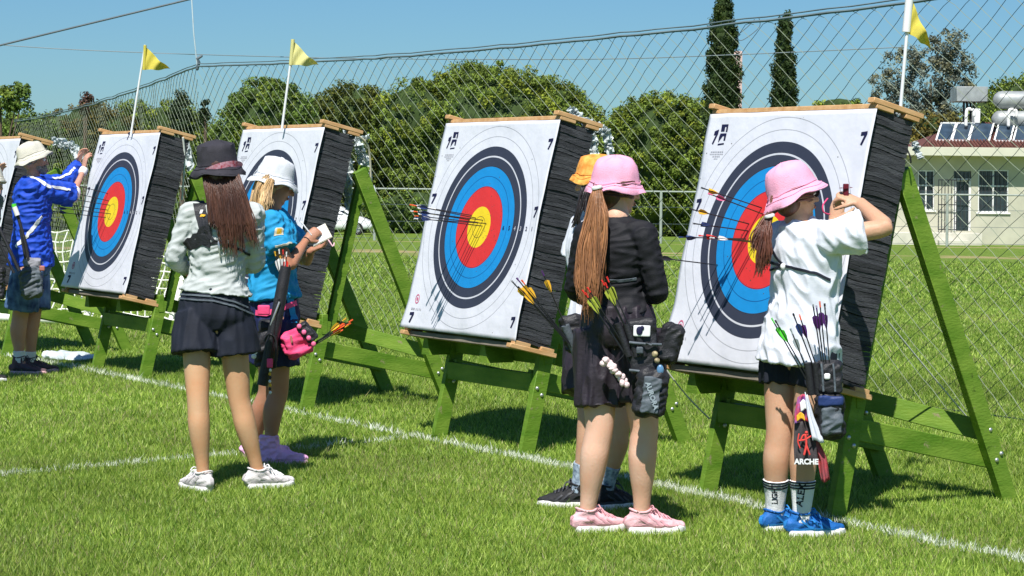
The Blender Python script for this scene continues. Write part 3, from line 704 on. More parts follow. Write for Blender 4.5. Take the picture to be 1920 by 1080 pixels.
cordl([P(1423, 33, 17.5), P(1424, 50, 17.5), P(1404, 68, 17.5), P(1388, 76, 17.5), P(1384, 66, 17.5), P(1402, 50, 17.5), P(1415, 36, 17.5)], .003, M_wire, 'thin loose cord looping from the net rope right of the tall cypress', res=8)
# ------------------------------------------------------------------ rail fence far behind
M_post = mat('grey_white_post', (.34, .38, .34), .6, .1)
def farz(D): return gz(D)
mb_root = empty('wire_fence', (0, 86, gz(86)))
rt = mb_root.location.copy()
mb = MB(); mb.tube([V((-24, 86, gz(86) + 2.0)), V((24, 86, gz(86) + 2.0))], [.035, .035], 8, cap='flat'); mb.build('top_rail', M_post, mb_root, origin=rt)
for k in range(5):
    mb = MB(); X = (703 - 960) / 48.6 + 11.05 * (k - 1); mb.tube([V((X, 86, gz(86) - .1)), V((X, 86, gz(86) + 2.03))], [.055, .055], 8, cap='flat'); mb.build('post', M_post, mb_root, origin=rt)
mb = MB()
for z in (.1, .75, 1.4): mb.tube([V((-24, 86, gz(86) + z)), V((24, 86, gz(86) + z))], [.008, .008], 5, cap='flat')
mb.build('wire', M_wire, mb_root, origin=rt)
tag(mb_root, 'pale metal post and rail fence at the far side of the field before the trees', 'fence')
# ------------------------------------------------------------------ trees
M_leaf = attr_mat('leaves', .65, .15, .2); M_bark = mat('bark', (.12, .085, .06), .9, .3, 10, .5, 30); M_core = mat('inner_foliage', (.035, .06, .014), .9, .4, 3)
def tree(name, blobs, D, label, col, group=None, leaf=.16, puffs=240, per=60, pr=.55, trunk=True, core=True, cat='tree', sprd=.35, upb=0.0, seed=0):
    """blobs: (px, py, rx_px, ry_px, extra depth) in the photograph at depth D; real 3D ellipsoids"""
    r = np.random.default_rng(seed + 11); sc = F / D; X0 = blobs[0][0]; g = P(X0, 344, D); base = V((g.x, D, gz(D))); e = empty(name, base)
    C = []; RR = []
    for b in blobs:
        p = P(b[0], b[1], D + (b[4] if len(b) > 4 else 0)); C.append(np.array(p)); RR.append(np.array((b[2] / sc, min(b[2], b[3]) / sc * .9, b[3] / sc)))
    area = np.array([x[0] * x[2] for x in RR]); pb = area / area.sum(); V_, C_ = [], []
    for bi in range(len(blobs)):
        k = max(4, int(puffs * pb[bi])); d = r.normal(size=(k, 3)); d[:, 1] -= .35; d /= np.linalg.norm(d, axis=1)[:, None]
        pc = C[bi] + d * RR[bi] * (1 + r.normal(size=(k, 1)) * .035); d0 = d
        pc = pc[pc[:, 2] > gz(D) - .2] if True else pc
        k = len(pc); d0 = d0[:k]
        q = r.normal(size=(k, per, 3)); q /= np.linalg.norm(q, axis=2)[:, :, None]; rad = pr * (.5 + .7 * r.random((k, 1, 1)))
        lp = pc[:, None, :] + q * rad * (r.random((k, per, 1)) ** .4) * np.array([1, 1, .8 + upb])
        tone = (.65 + .75 * r.random((k, 1, 1))); cc = np.array(col)[None, None, :] * tone * (.7 + .6 * r.random((k, per, 1))); yl = r.random((k, 1, 1)) < .18; cc = cc * np.where(yl, np.array([1.35, 1.15, .8]), 1.0)
        nn = q + r.normal(size=q.shape) * .6; nn /= np.linalg.norm(nn, axis=2)[:, :, None]
        t1 = np.cross(nn, r.normal(size=q.shape)); t1 /= np.linalg.norm(t1, axis=2)[:, :, None]; t2 = np.cross(nn, t1); s_ = leaf * (.5 + .6 * r.random((k, per, 1)))
        tri = np.stack([lp - t1 * s_ * .5 - t2 * s_ * .3, lp + t1 * s_ * .5 - t2 * s_ * .3, lp + t2 * s_ * .7], axis=2)
        V_.append(tri.reshape(-1, 3)); C_.append(np.repeat(cc.reshape(-1, 3), 3, axis=0))
    v = np.concatenate(V_) - np.array(base); c = np.clip(np.concatenate(C_), 0, 1)
    np_mesh('crown', v, None, M_leaf, c, e)
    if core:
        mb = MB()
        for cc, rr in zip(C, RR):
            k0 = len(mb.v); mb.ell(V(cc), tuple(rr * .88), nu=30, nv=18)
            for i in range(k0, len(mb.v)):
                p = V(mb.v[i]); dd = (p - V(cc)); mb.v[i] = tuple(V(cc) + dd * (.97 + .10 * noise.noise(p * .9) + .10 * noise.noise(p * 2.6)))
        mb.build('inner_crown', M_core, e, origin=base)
    if trunk:
        mb = MB(); top = V(C[0]); s_ = max(.12, RR[0][0] * .07)
        mb.tube([base - V((0, 0, .3)), base + V((.05, 0, (top.z - base.z) * .4)), V((top.x, top.y, top.z))], [s_ * 1.3, s_, s_ * .5], 9, res=3)
        for cc in C[1:6]: mb.tube([V((base.x, base.y, base.z + (cc[2] - base.z) * .35)), V(cc)], [s_ * .5, s_ * .2], 7)
        mb.build('trunk', M_bark, e, origin=base)
    tag(e, label, cat, group)
G = (.155, .215, .035); G2 = (.12, .185, .035); GY = (.15, .14, .035); gp = 'broad evergreen trees beyond the field'
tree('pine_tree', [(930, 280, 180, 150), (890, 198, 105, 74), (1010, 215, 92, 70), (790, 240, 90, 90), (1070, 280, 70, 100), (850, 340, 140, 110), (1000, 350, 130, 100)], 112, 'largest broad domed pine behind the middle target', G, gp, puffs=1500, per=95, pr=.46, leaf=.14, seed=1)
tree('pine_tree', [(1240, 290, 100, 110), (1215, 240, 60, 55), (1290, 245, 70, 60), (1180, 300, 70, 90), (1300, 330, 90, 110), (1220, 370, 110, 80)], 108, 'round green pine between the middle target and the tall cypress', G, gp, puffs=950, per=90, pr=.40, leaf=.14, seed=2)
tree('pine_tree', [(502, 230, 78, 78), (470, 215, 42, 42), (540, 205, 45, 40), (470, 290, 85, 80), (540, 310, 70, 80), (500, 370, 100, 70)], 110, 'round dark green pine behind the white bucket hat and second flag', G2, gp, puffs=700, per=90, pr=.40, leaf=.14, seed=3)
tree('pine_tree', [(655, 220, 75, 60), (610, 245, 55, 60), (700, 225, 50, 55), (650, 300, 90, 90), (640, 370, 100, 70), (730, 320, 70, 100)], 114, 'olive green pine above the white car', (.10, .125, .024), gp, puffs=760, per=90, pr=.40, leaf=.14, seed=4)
tree('pine_tree', [(300, 245, 70, 50), (350, 235, 35, 35), (250, 240, 50, 45), (300, 320, 80, 80), (370, 300, 60, 80), (420, 330, 60, 90)], 120, 'low bushy pine behind the first flag pole', G, gp, puffs=420, per=50, pr=.5, seed=5)
tree('bush', [(170, 240, 60, 45), (120, 250, 50, 40), (210, 260, 50, 50), (140, 310, 80, 80), (220, 330, 60, 70)], 118, 'brownish olive bush behind the man in the beige hat', (.13, .115, .035), None, puffs=360, per=50, pr=.5, cat='bush', seed=6)
tree('bush', [(30, 250, 55, 40), (60, 265, 60, 50), (0, 290, 70, 80), (60, 340, 70, 60)], 116, 'dark green bush at the far left edge under the pine', G2, None, puffs=260, per=50, pr=.5, cat='bush', seed=7)
tree('umbrella_pine', [(0, 185, 42, 16), (35, 172, 26, 12), (-30, 200, 40, 20), (40, 195, 22, 10)], 112, 'flat topped pine at the far left edge rising over the bushes', G2, None, puffs=90, per=60, pr=.35, core=False, seed=8)
tree('conifer', [(340, 215, 16, 30), (338, 190, 8, 22), (342, 240, 22, 24)], 104, 'small pointed dark conifer right of the first flag', (.03, .05, .02), None, puffs=50, per=60, pr=.28, leaf=.13, core=False, seed=9)
tree('conifer', [(384, 205, 5, 22), (384, 225, 7, 20)], 104, 'tiny thin conifer left of the round pine', (.03, .05, .02), None, puffs=20, per=40, pr=.2, leaf=.12, core=False, seed=10)
tree('dead_tree', [(158, 200, 6, 12), (164, 182, 7, 8)], 104, 'bare brown treetop poking up behind the man in the beige hat', (.10, .06, .05), None, puffs=20, per=36, pr=.22, leaf=.12, core=False, seed=12)
cyp = [(1358, 20 + 22 * k, 18 + 2.0 * k, 24) for k in range(16)]
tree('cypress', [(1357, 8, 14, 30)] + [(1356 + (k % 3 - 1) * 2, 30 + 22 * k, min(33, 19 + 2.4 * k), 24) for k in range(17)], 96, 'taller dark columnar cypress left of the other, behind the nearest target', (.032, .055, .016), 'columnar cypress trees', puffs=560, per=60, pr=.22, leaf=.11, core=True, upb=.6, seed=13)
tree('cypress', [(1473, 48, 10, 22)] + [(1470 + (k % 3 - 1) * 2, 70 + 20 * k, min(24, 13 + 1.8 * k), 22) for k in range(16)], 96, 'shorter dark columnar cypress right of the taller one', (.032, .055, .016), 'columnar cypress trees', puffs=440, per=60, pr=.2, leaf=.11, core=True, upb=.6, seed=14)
tree('eucalyptus', [(1745, 150, 45, 40), (1775, 85, 30, 30), (1800, 120, 28, 32), (1690, 125, 32, 34), (1665, 165, 32, 30), (1730, 210, 60, 30), (1700, 190, 40, 32), (1790, 180, 34, 34), (1745, 105, 30, 30), (1760, 240, 30, 30)], 118, 'airy grey green eucalyptus rising over the building roof', (.15, .17, .13), None, puffs=330, per=44, pr=.42, leaf=.15, core=False, sprd=.6, seed=15)
tree('bush', [(1575, 200, 42, 18), (1560, 250, 70, 50), (1610, 290, 60, 70)], 112, 'low green bush showing over the top of the nearest target', G, None, puffs=160, per=50, pr=.4, cat='bush', seed=16)
tree('bush', [(1760, 245, 45, 30), (1735, 285, 45, 40), (1790, 270, 35, 40)], 104, 'olive brown bush behind the left end of the red roof', (.12, .11, .03), None, puffs=180, per=50, pr=.4, cat='bush', seed=17)
tree('pine_tree', [(1895, 210, 60, 55), (1940, 200, 60, 60), (1850, 225, 40, 45), (1900, 260, 70, 60)], 112, 'green tree behind the solar water tanks at the right edge', G, gp, puffs=300, per=50, pr=.5, seed=18)
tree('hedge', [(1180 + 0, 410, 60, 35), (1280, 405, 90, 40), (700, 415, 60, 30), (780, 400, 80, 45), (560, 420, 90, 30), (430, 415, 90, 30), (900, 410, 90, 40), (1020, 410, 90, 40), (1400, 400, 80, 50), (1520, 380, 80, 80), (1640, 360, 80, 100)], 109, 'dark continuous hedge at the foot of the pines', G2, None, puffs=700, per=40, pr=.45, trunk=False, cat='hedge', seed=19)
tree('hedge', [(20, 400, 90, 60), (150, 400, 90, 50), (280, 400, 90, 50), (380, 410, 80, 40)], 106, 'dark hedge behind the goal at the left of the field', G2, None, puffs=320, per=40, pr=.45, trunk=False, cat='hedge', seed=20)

tree('pine_tree', [(1850, 330, 90, 90), (1740, 330, 90, 90), (1940, 330, 90, 100), (2040, 300, 100, 120), (1660, 380, 90, 60)], 116, 'green trees filling the gap right behind the cream building', G, gp, puffs=420, per=44, pr=.5, seed=28)
# ------------------------------------------------------------------ building
M_wall = mat('cream_plaster', (.44, .43, .34), .85, .07, 1.2, .2, 30, col2=(.56, .54, .42)); M_fascia = mat('cream_fascia', (.60, .59, .47), .8, .04, 2)
M_tile = mat('red_tiles', (.14, .055, .042), .7, .3, 6, .5, 12); M_glass = mat('window_glass', (.03, .045, .055), .08, .2, spec=.8); M_frame = mat('white_frame', (.8, .8, .78), .5, .04)
M_iron = mat('dark_iron', (.03, .03, .035), .6, .1); M_panel = mat('solar_glass', (.035, .06, .09), .35, .3, 3, spec=.5); M_tank = mat('zinc_tank', (.36, .38, .38), .5, .2, 3, metal=.3); M_concrete = mat('pale_concrete', (.60, .57, .48), .9, .1, 3)
BD = 91.0; bs = F / BD; BZ = gz(BD)
def bx_(px): return (px - 960) / bs
def bzz(px, py): return CAMZ + (344 + ROLL * (px - 960) - py) / bs
bo = V((bx_(1820), BD, BZ)); bt = empty('clubhouse', bo)
def bbox(name, x0, x1, y0, y1, z0, z1, m_, par=None, bev=.01):
    mb = MB(); mb.box(((x0 + x1) / 2, (y0 + y1) / 2, (z0 + z1) / 2), (abs(x1 - x0) / 2, abs(y1 - y0) / 2, abs(z1 - z0) / 2), bev=bev); return mb.build(name, m_, par or bt, smooth=False, origin=bo)
XL = bx_(1640); XR = bx_(2250); ztop = bzz(1820, 293)
# wall with real openings: pieces around windows and door
ops = [(1721, 1752, 320, 395), (1788, 1821, 321, 433), (1834, 1891, 318, 398), (1995, 2050, 318, 398)]
mb = MB(); yw0, yw1 = BD, BD + .25
xsw = [XL] + [bx_(v) for o in ops for v in (o[0], o[1])] + [XR]
for i in range(0, len(xsw), 2): mb.box(((xsw[i] + xsw[i + 1]) / 2, (yw0 + yw1) / 2, (BZ + ztop) / 2), ((xsw[i + 1] - xsw[i]) / 2, .125, (ztop - BZ) / 2))
for o in ops:
    x0, x1 = bx_(o[0]), bx_(o[1]); z1 = bzz(1820, o[2]); z0 = bzz(1820, o[3])
    mb.box(((x0 + x1) / 2, BD + .125, (ztop + z1) / 2), ((x1 - x0) / 2, .125, (ztop - z1) / 2)); mb.box(((x0 + x1) / 2, BD + .125, (BZ + z0) / 2), ((x1 - x0) / 2, .125, (z0 - BZ) / 2))
mb.build('wall', M_wall, bt, smooth=False, origin=bo)
bbox('side_wall', XL, XL + .25, BD + .25, BD + 8, BZ, ztop, M_wall); bbox('back_wall', XL, XR, BD + 8, BD + 8.25, BZ, ztop, M_wall); bbox('interior_floor', XL + .25, XR, BD + .26, BD + 8, BZ, BZ + .3, M_concrete)
bbox('fascia', XL - .3, XR, BD - .85, BD + 8.6, ztop, bzz(1820, 277), M_fascia)
bbox('plinth', bx_(1660), bx_(1827), BD - 1.6, BD - .002, BZ - .1, bzz(1820, 436), M_concrete); bbox('step', bx_(1745), bx_(1800), BD - 2.0, BD - 1.6, BZ - .1, BZ + .22, M_concrete)
for i, o in enumerate(ops):
    x0, x1 = bx_(o[0]), bx_(o[1]); z1 = bzz(1820, o[2]); z0 = bzz(1820, o[3]); xm = (x0 + x1) / 2; t_ = .05
    w_ = MB()
    for (a, b, c, d) in ((x0, x0 + t_, z0, z1), (x1 - t_, x1, z0, z1), (x0 + t_, x1 - t_, z0, z0 + t_), (x0 + t_, x1 - t_, z1 - t_, z1), (xm - t_ * .6, xm + t_ * .6, z0 + t_, z1 - t_)) if i != 1 else ((x0, x0 + .12, z0, z1 - .3), (x1 - .1, x1, z0, z1 - .3), (x0 + .12, x1 - .1, z1 - .42, z1 - .3)):
        w_.box(((a + b) / 2, BD + .06, (c + d) / 2), ((b - a) / 2, .04, (d - c) / 2), bev=.006)
    if i != 1: zz = z0 + (z1 - z0) * .62; w_.box((xm, BD + .055, zz), ((x1 - x0) / 2 - t_, .03, t_ * .6))
    fr = w_.build('window_frame' if i != 1 else 'door_frame', M_frame, bt, smooth=False, origin=bo)
    g_ = MB(); g_.box((xm, BD + .12, (z0 + z1) / 2), ((x1 - x0) / 2 - .01, .008, (z1 - z0) / 2 - .01)); g_.build('pane', M_glass, fr, smooth=False, origin=bo)
    if i == 2: c_ = MB(); c_.box((x1 - .32, BD + .15, z0 + .5), (.22, .01, .42)); c_.build('curtain', M_frame, fr, smooth=False, origin=bo)
    if i != 1: bbox('sill', x0 - .08, x1 + .08, BD - .07, BD - .002, z0 - .07, z0 - .005, M_frame)
    gr = MB(); k = x0 + .12
    while k < x1 - .05:
        if abs(k - xm) > .06: gr.box((k, BD - .03, (z0 + z1) / 2), (.012, .012, (z1 - z0) / 2 - .05))
        k += .16
    for q in range(3): gr.box((xm, BD - .03, z0 + (z1 - z0) * (.15 + .35 * q)), ((x1 - x0) / 2 - .04, .01, .012))
    gr.build('security_grille', M_iron, bt, smooth=False, origin=bo)
gr = MB(); x0, x1 = bx_(1752), bx_(1786); z0, z1 = bzz(1820, 430), bzz(1820, 338)
k = x0
while k <= x1: gr.box((k, BD - .9, (z0 + z1) / 2), (.014, .014, (z1 - z0) / 2)); k += .13
for q in (0, .5, 1): gr.box(((x0 + x1) / 2, BD - .9, z0 + (z1 - z0) * q), ((x1 - x0) / 2, .018, .02))
gr.build('iron_gate', M_iron, bt, smooth=False, origin=bo)
# tiled hip roof
zr0 = bzz(1820, 277) + .004; mb = MB(); xa, xb = bx_(1727), XR - .3; yf, yb = BD - .1, BD + 8; zr1 = zr0 + 1.1
vs = [(xa, yf, zr0), (xb, yf, zr0), (xb, yb, zr0), (xa, yb, zr0), (xa + 2.6, (yf + yb) / 2, zr1), (xb - 1, (yf + yb) / 2, zr1)]
mb.add(vs, [(0, 1, 5, 4), (1, 2, 5), (2, 3, 4, 5), (3, 0, 4), (3, 2, 1, 0)])
for k in range(80):
    f = k / 79; xx = xa + .15 + (xb - xa - .3) * f; g = min(1, (xx - xa) / 2.6, (xb - xx) / 1.0)
    mb.tube([V((xx, yf, zr0 + .03)), V((xx, yf + (yb - yf) / 2 * g, zr0 + .03 + 1.1 * g))], [.05, .05], 6, cap='flat')
mb.build('tiled_roof', M_tile, bt, smooth=False, origin=bo)
tag(bt, 'cream single storey building with red tiled roof, white windows and grilles at right', 'building')
def solar(px0, px1, lab, tank=None, cyl=None):
    x0, x1 = bx_(px0), bx_(px1); zb = bzz(1820, 262); zt = bzz(1820, 232); o = V(((x0 + x1) / 2, BD + 1.2, zb)); e = empty('solar_heater', o)
    a = V((x0, BD + .9, zb - .05)); up = V((.45, 1.2, zt - zb + .1)); wd = V((x1 - x0, 0, 0)); n_ = wd.cross(up).normalized(); mb = MB(); c = a + wd / 2 + up / 2
    mb.box(c, (wd.length / 2 - .04, up.length / 2 - .04, .03), (nrm(wd), nrm(up - nrm(wd) * up.dot(nrm(wd))), n_)); 
    mb = MB(); q = [a, a + wd, a + wd + up, a + up]; mb.add([p + n_ * .03 for p in q] + [p - n_ * .03 for p in q], [(0, 1, 2, 3), (7, 6, 5, 4), (0, 4, 5, 1), (1, 5, 6, 2), (2, 6, 7, 3), (3, 7, 4, 0)]); mb.build('collector', M_panel, e, smooth=False, origin=o)
    mb = MB()
    for i in range(4): mb.beam(q[i] + n_ * .035, q[(i + 1) % 4] + n_ * .035, .07, .05)
    mb.beam(q[1] + n_ * .02, V((x1, BD + 1.0, zb - .5)), .05, .05); mb.build('frame', M_frame, e, smooth=False, origin=o)
    if cyl:
        z = bzz(1820, cyl[1]); mb = MB(); mb.tube([V((bx_(cyl[0]), BD + 2.2, z)), V((bx_(cyl[0]) + 1.5, BD + 2.2, z))], [.38, .38], 20); mb.build('tank', M_tank, e, origin=o)
    return tag(e, lab, 'solar heater', 'solar water heaters on the roof')
solar(1762, 1792, 'leftmost blue solar panel with white frame on the red roof')
solar(1790, 1822, 'blue solar panel second from the left on the red roof')
solar(1824, 1862, 'blue solar panel with the white arched pipe behind it on the roof')
solar(1872, 1902, 'blue solar panel below the lower round tank at the right edge', cyl=(1897, 220))
solar(1908, 1940, 'blue solar panel under the upper round tank, cut by the right edge', cyl=(1899, 183))
o = V((bx_(1845), BD + 3, bzz(1820, 240))); e = empty('water_tank', o)
bb = lambda nm, x0, x1, y0, y1, p0, p1, m_: (lambda mb: mb.build(nm, m_, e, smooth=False, origin=o))(MB().box(((bx_(x0) + bx_(x1)) / 2, BD + (y0 + y1) / 2, (bzz(1820, p0) + bzz(1820, p1)) / 2), ((bx_(x1) - bx_(x0)) / 2, (y1 - y0) / 2, (bzz(1820, p0) - bzz(1820, p1)) / 2), bev=.02))
bb('tank', 1814, 1874, 2.4, 3.8, 157, 186, M_tank)
for xx in (1832, 1838, 1845, 1851): bb('stand_leg', xx, xx + 3, 2.9, 3.1, 186, 262, M_iron)
bb('lower_drum', 1846, 1858, 2.2, 2.7, 200, 228, M_frame)
tag(e, 'square grey metal water tank on dark legs above the solar panels', 'water tank')
def pipe(px, lab):
    p = [V((bx_(px + a), BD + 1.6, bzz(1820, b))) for a, b in ((-2, 232), (-1, 206), (4, 202), (12, 204), (13, 214))]; mb = MB(); mb.tube(p, [.07] * 5, 8, res=3); o = mb.build('roof_pipe', M_frame, None, origin=p[0]); o.location = p[0]; tag(o, lab, 'pipe')
pipe(1827, 'white arched pipe beside the square tank on the roof'); pipe(1908, 'white arched pipe by the round tanks at the right edge')
# small tower seen behind the cypress
mb = MB(); o = V(((1381 - 960) / (F / 130), 130, gz(130))); mb.box((o.x, 130, 4.1), (.24, .24, 5.3), bev=.05); t_ = mb.build('mast', mat('pink_plaster', (.62, .45, .40), .8, .1), None, smooth=False, origin=o); t_.location = o
tag(t_, 'pale pink pillar rising beside the taller cypress', 'pillar')
# ------------------------------------------------------------------ car
M_car = mat('white_car_paint', (.78, .79, .8), .25, .03, spec=.6); M_tyre = mat('tyre', (.02, .02, .02), .8, .2); M_rim = mat('rim', (.5, .5, .5), .3, .1, metal=.6); M_gl = mat('dark_glass', (.02, .025, .03), .08, .1, spec=.8)
CD = 102.0; cs = F / CD; cz = gz(CD); cxx = lambda p: (p - 960) / cs
co_ = V((cxx(640), CD, cz)); ce = empty('parked_car', co_)
prof = [(-2.1, .35), (-2.15, .62), (-2.05, .85), (-1.75, .95), (-1.2, 1.02), (-.75, 1.36), (-.2, 1.48), (.45, 1.45), (1.0, 1.05), (1.55, .90), (1.95, .72), (2.08, .5), (2.02, .32), (1.0, .28), (-1.0, .28)]
vs = []; off = (cxx(672) - co_.x) / .88 - 1.28
n = len(prof)
for y, sc_ in ((-.88, .96), (-.80, 1.0), (.80, 1.0), (.88, .96)):
    for (x, z) in prof: vs.append((x * sc_ + off, y * (1 if z < 1.0 else .82), .3 + (z - .3) * (sc_ if z > .5 else 1)))
fs = [(i + k * n, (i + 1) % n + k * n, (i + 1) % n + (k + 1) * n, i + (k + 1) * n) for k in range(3) for i in range(n)] + [tuple(range(n - 1, -1, -1)), tuple(range(3 * n, 4 * n))]
mesh_obj('body', vs, fs, M_car, ce)
mb = MB(); g_ = [(-1.12, 1.03), (-.72, 1.33), (-.2, 1.41), (.42, 1.38), (.88, 1.05)]
mb.add([(x + off, -.80 + (z - 1) * .3, z) for x, z in g_] + [(x + off, -.72 + (z - 1) * .3, z) for x, z in g_], [(0, 4, 3, 2, 1), (5, 6, 7, 8, 9)] + [(i, (i + 1) % 5, (i + 1) % 5 + 5, i + 5) for i in range(5)]); mb.build('side_window', M_gl, ce, smooth=False)
for x in (-1.32, 1.28):
    for y in (-.83, .83):
        mb = MB(); mb.lathe([(.20, -.09), (.31, -.10), (.33, -.05), (.33, .05), (.31, .10), (.20, .09)], (x + off, y, .33), (V((1, 0, 0)), V((0, 0, 1)), V((0, 1, 0)))); wh = mb.build('wheel', M_tyre, ce)
        mb = MB(); mb.lathe([(0, -.04), (.06, -.06), (.2, -.05), (.215, -.08), (.215, .08), (0, .05)], (x + off, y, .33), (V((1, 0, 0)), V((0, 0, 1)), V((0, 1, 0))))
        for k in range(5): a = k * 1.2566; mb.beam((x + off, y - .07, .33), (x + off + .2 * math.cos(a), y - .085, .33 + .2 * math.sin(a)), .05, .02, (0, 1, 0))
        mb.build('rim', M_rim, wh)
mb = MB(); mb.ell((2.0 + off, -.6, .72), (.09, .2, .07)); mb.build('headlight', M_frame, ce)
ce.scale = (.88, .88, .88)
tag(ce, 'white parked car far off, seen through the net beside the green rear leg', 'car')
# ------------------------------------------------------------------ small goal on its side, rag
M_goal = mat('white_goal', (.85, .85, .76), .6, .08, 5)
gA = line_pt(-60, 588); gB = line_pt(345, 609); gA.z = gz(gA.y); gB.z = gz(gB.y); gu = (gB - gA).normalized(); gn = V((-gu.y, gu.x, 0)); gl = (gB - gA).length; go = empty('small_goal', gA)
mb = MB(); mb.tube([gA + V((0, 0, .05)), gB + V((0, 0, .05))], [.045, .045], 10); mb.build('crossbar', M_goal, go, origin=gA)
for s_ in (0, 1.75, 2.9, gl):
    a = gA + gu * s_; mb = MB(); mb.tube([a + V((0, 0, .05)), a + gn * .25 + V((0, 0, 1.02 if s_ < 2.5 else .62))], [.03, .03], 8); mb.build('post', M_goal, go, origin=gA)
mb = MB(); H0 = lambda s_: 1.02 - .4 * max(0, min(1, (s_ - 1.6) / 1.6))
k = 0
while k <= gl:
    h = H0(k); mb.tube([gA + gu * (k + .02 * math.sin(k * 9 + q)) + gn * (.25 * q / 8 + .05 * math.sin(q + k * 3)) + V((0, 0, .05 + (h - .05) * q / 8)) for q in range(9)], [.008] * 9, 5, cap='flat'); k += .115
for q in range(1, 10):
    mb.tube([gA + gu * (gl * j / 40) + gn * (.25 * q / 9 + .05 * math.sin(q + j * .4)) + V((0, 0, .05 + (H0(gl * j / 40) - .05) * q / 9 + .015 * math.sin(j * 1.1 + q))) for j in range(41)], [.008] * 41, 5, cap='flat')
mb.build('netting', M_goal, go, origin=gA)
tag(go, 'small white goal with square netting lying behind the left hand targets', 'goal')
M_rag = mat('pale_plastic_bag', (.42, .50, .52), .35, .4, 12, .5, 30, col2=(.8, .82, .82))
rc = P(132, 676, 18.9); rc.z = gz(18.9); mb = MB(); mb.ell(rc + V((0, 0, .03)), (.22, .16, .045), nu=30, nv=14)
for i, v in enumerate(mb.v): p = V(v); q = (p - rc) * 9; mb.v[i] = tuple(p + (p - rc) * .5 * noise.noise(q) + V((0, 0, .03 * abs(noise.noise(q * 1.7)))))
o = mb.build('plastic_bag', M_rag, None, origin=rc); o.location = rc; tag(o, 'crumpled pale plastic bag on the grass beside the man in blue', 'plastic bag')
# ================================================================== people
def skin(name, c): 
    m = mat(name, tuple(x * y for x, y in zip(c, (1.03, .90, .84))), .5, .06, 9, .15, 90, spec=.3, col2=tuple(x * y for x, y in zip(c, (1.04, 1.10, 1.16)))); b = m.node_tree.nodes['Principled BSDF']; b.inputs['Subsurface Weight'].default_value = .12; b.inputs['Subsurface Radius'].default_value = (.012, .005, .003); b.inputs['Subsurface Scale'].default_value = .6; return m
S_tan = skin('tanned_skin', (.56, .33, .18)); S_fair = skin('fair_skin', (.70, .43, .30)); S_mid = skin('warm_skin', (.56, .33, .21)); S_ruddy = skin('ruddy_skin', (.50, .27, .19)); S_lbrown = skin('brown_skin', (.42, .21, .13))
M_eye = mat('eye_white', (.8, .78, .75), .2, .02); M_iris = mat('dark_iris', (.03, .02, .015), .2, .05); M_lip = mat('lips', (.42, .16, .13), .5, .05)
M_whitecot = mat('white_cotton', (.70, .72, .80), .85, .04, 20, .15, 200, sheen=.2); M_greyjersey = mat('pale_grey_jersey', (.47, .50, .49), .8, .05, 20, .15, 200); M_blackjersey = mat('black_jersey', (.011, .011, .015), .7, .2, 20, .15, 200)
M_navycloth = mat('navy_shorts', (.012, .015, .026), .75, .2, 14, .15, 160); M_blackshort = mat('black_shorts', (.024, .018, .026), .55, .3, 10, .25, 60, spec=.4); M_turq = mat('turquoise_shirt', (.015, .27, .52), .75, .1, 14, .15, 200); M_blueshirt = mat('royal_blue_shirt', (.012, .065, .48), .65, .15, 14, .15, 200)
M_pinkhat = mat('pink_cotton', (.86, .40, .56), .85, .06, 25, .3, 220); M_whitehat = mat('white_hat', (.62, .64, .67), .8, .06, 30, .3, 220); M_blackhat = mat('black_hat', (.035, .033, .042), .85, .2, 20, .3, 220); M_beigehat = mat('beige_hat', (.60, .57, .48), .85, .08, 20, .3, 220); M_orangehat = mat('orange_print', (.80, .22, .03), .8, .3, 36, .2, 120, col2=(.85, .50, .12))
M_floral = mat('floral_band', (.60, .01, .03), .8, .1, 70, 0, col2=(.95, .55, .68)); M_black = mat('black_nylon', (.016, .016, .02), .55, .3, 20, .3, 120, spec=.45); M_greynyl = mat('grey_nylon', (.10, .12, .14), .55, .3, 14, .4, 60); M_pink = mat('hot_pink', (.80, .07, .20), .6, .12, 14, .3, 50); M_white = mat('white_plastic', (.8, .8, .8), .4, .05)
M_wsole = mat('white_sole', (.78, .77, .74), .6, .06); M_wshoe = mat('white_shoe', (.70, .65, .64), .7, .1, 20, .3, 120); M_pshoe = mat('pink_shoe', (.80, .47, .50), .75, .08, 20, .3, 160); M_bshoe = mat('blue_shoe', (.015, .13, .42), .6, .25, 18, .3, 120); M_kshoe = mat('black_shoe', (.02, .02, .022), .7, .2, 20, .3, 120); M_lav = mat('lavender_cover', (.80, .42, .66), .6, .1, 10, .4, 30); M_ppan = mat('rose_shoe_panel', (.66, .33, .37), .6, .1); M_bpan = mat('bright_blue_panel', (.03, .24, .62), .5, .1); M_kpan = mat('charcoal_panel', (.06, .06, .07), .5, .1); M_sock = mat('white_sock', (.8, .8, .8), .9, .04, 30, .3, 200); M_dshoe = mat('dark_trainer', (.10, .06, .07), .7, .4, 16, .3, 120)
def hairmat(name, a, b): return mat(name, a, .42, .2, 6, .3, 60, (3, 3, .6), .5, col2=b, island=.4)
H_brown = hairmat('brown_hair', (.05, .020, .013), (.12, .05, .03)); H_auburn = hairmat('auburn_hair', (.13, .052, .024), (.44, .20, .085)); H_blond = hairmat('blond_hair', (.42, .25, .10), (.68, .48, .25)); H_dark = hairmat('dark_hair', (.012, .009, .009), (.03, .02, .018)); H_dbr = hairmat('dark_brown_hair', (.075, .024, .015), (.20, .075, .045))

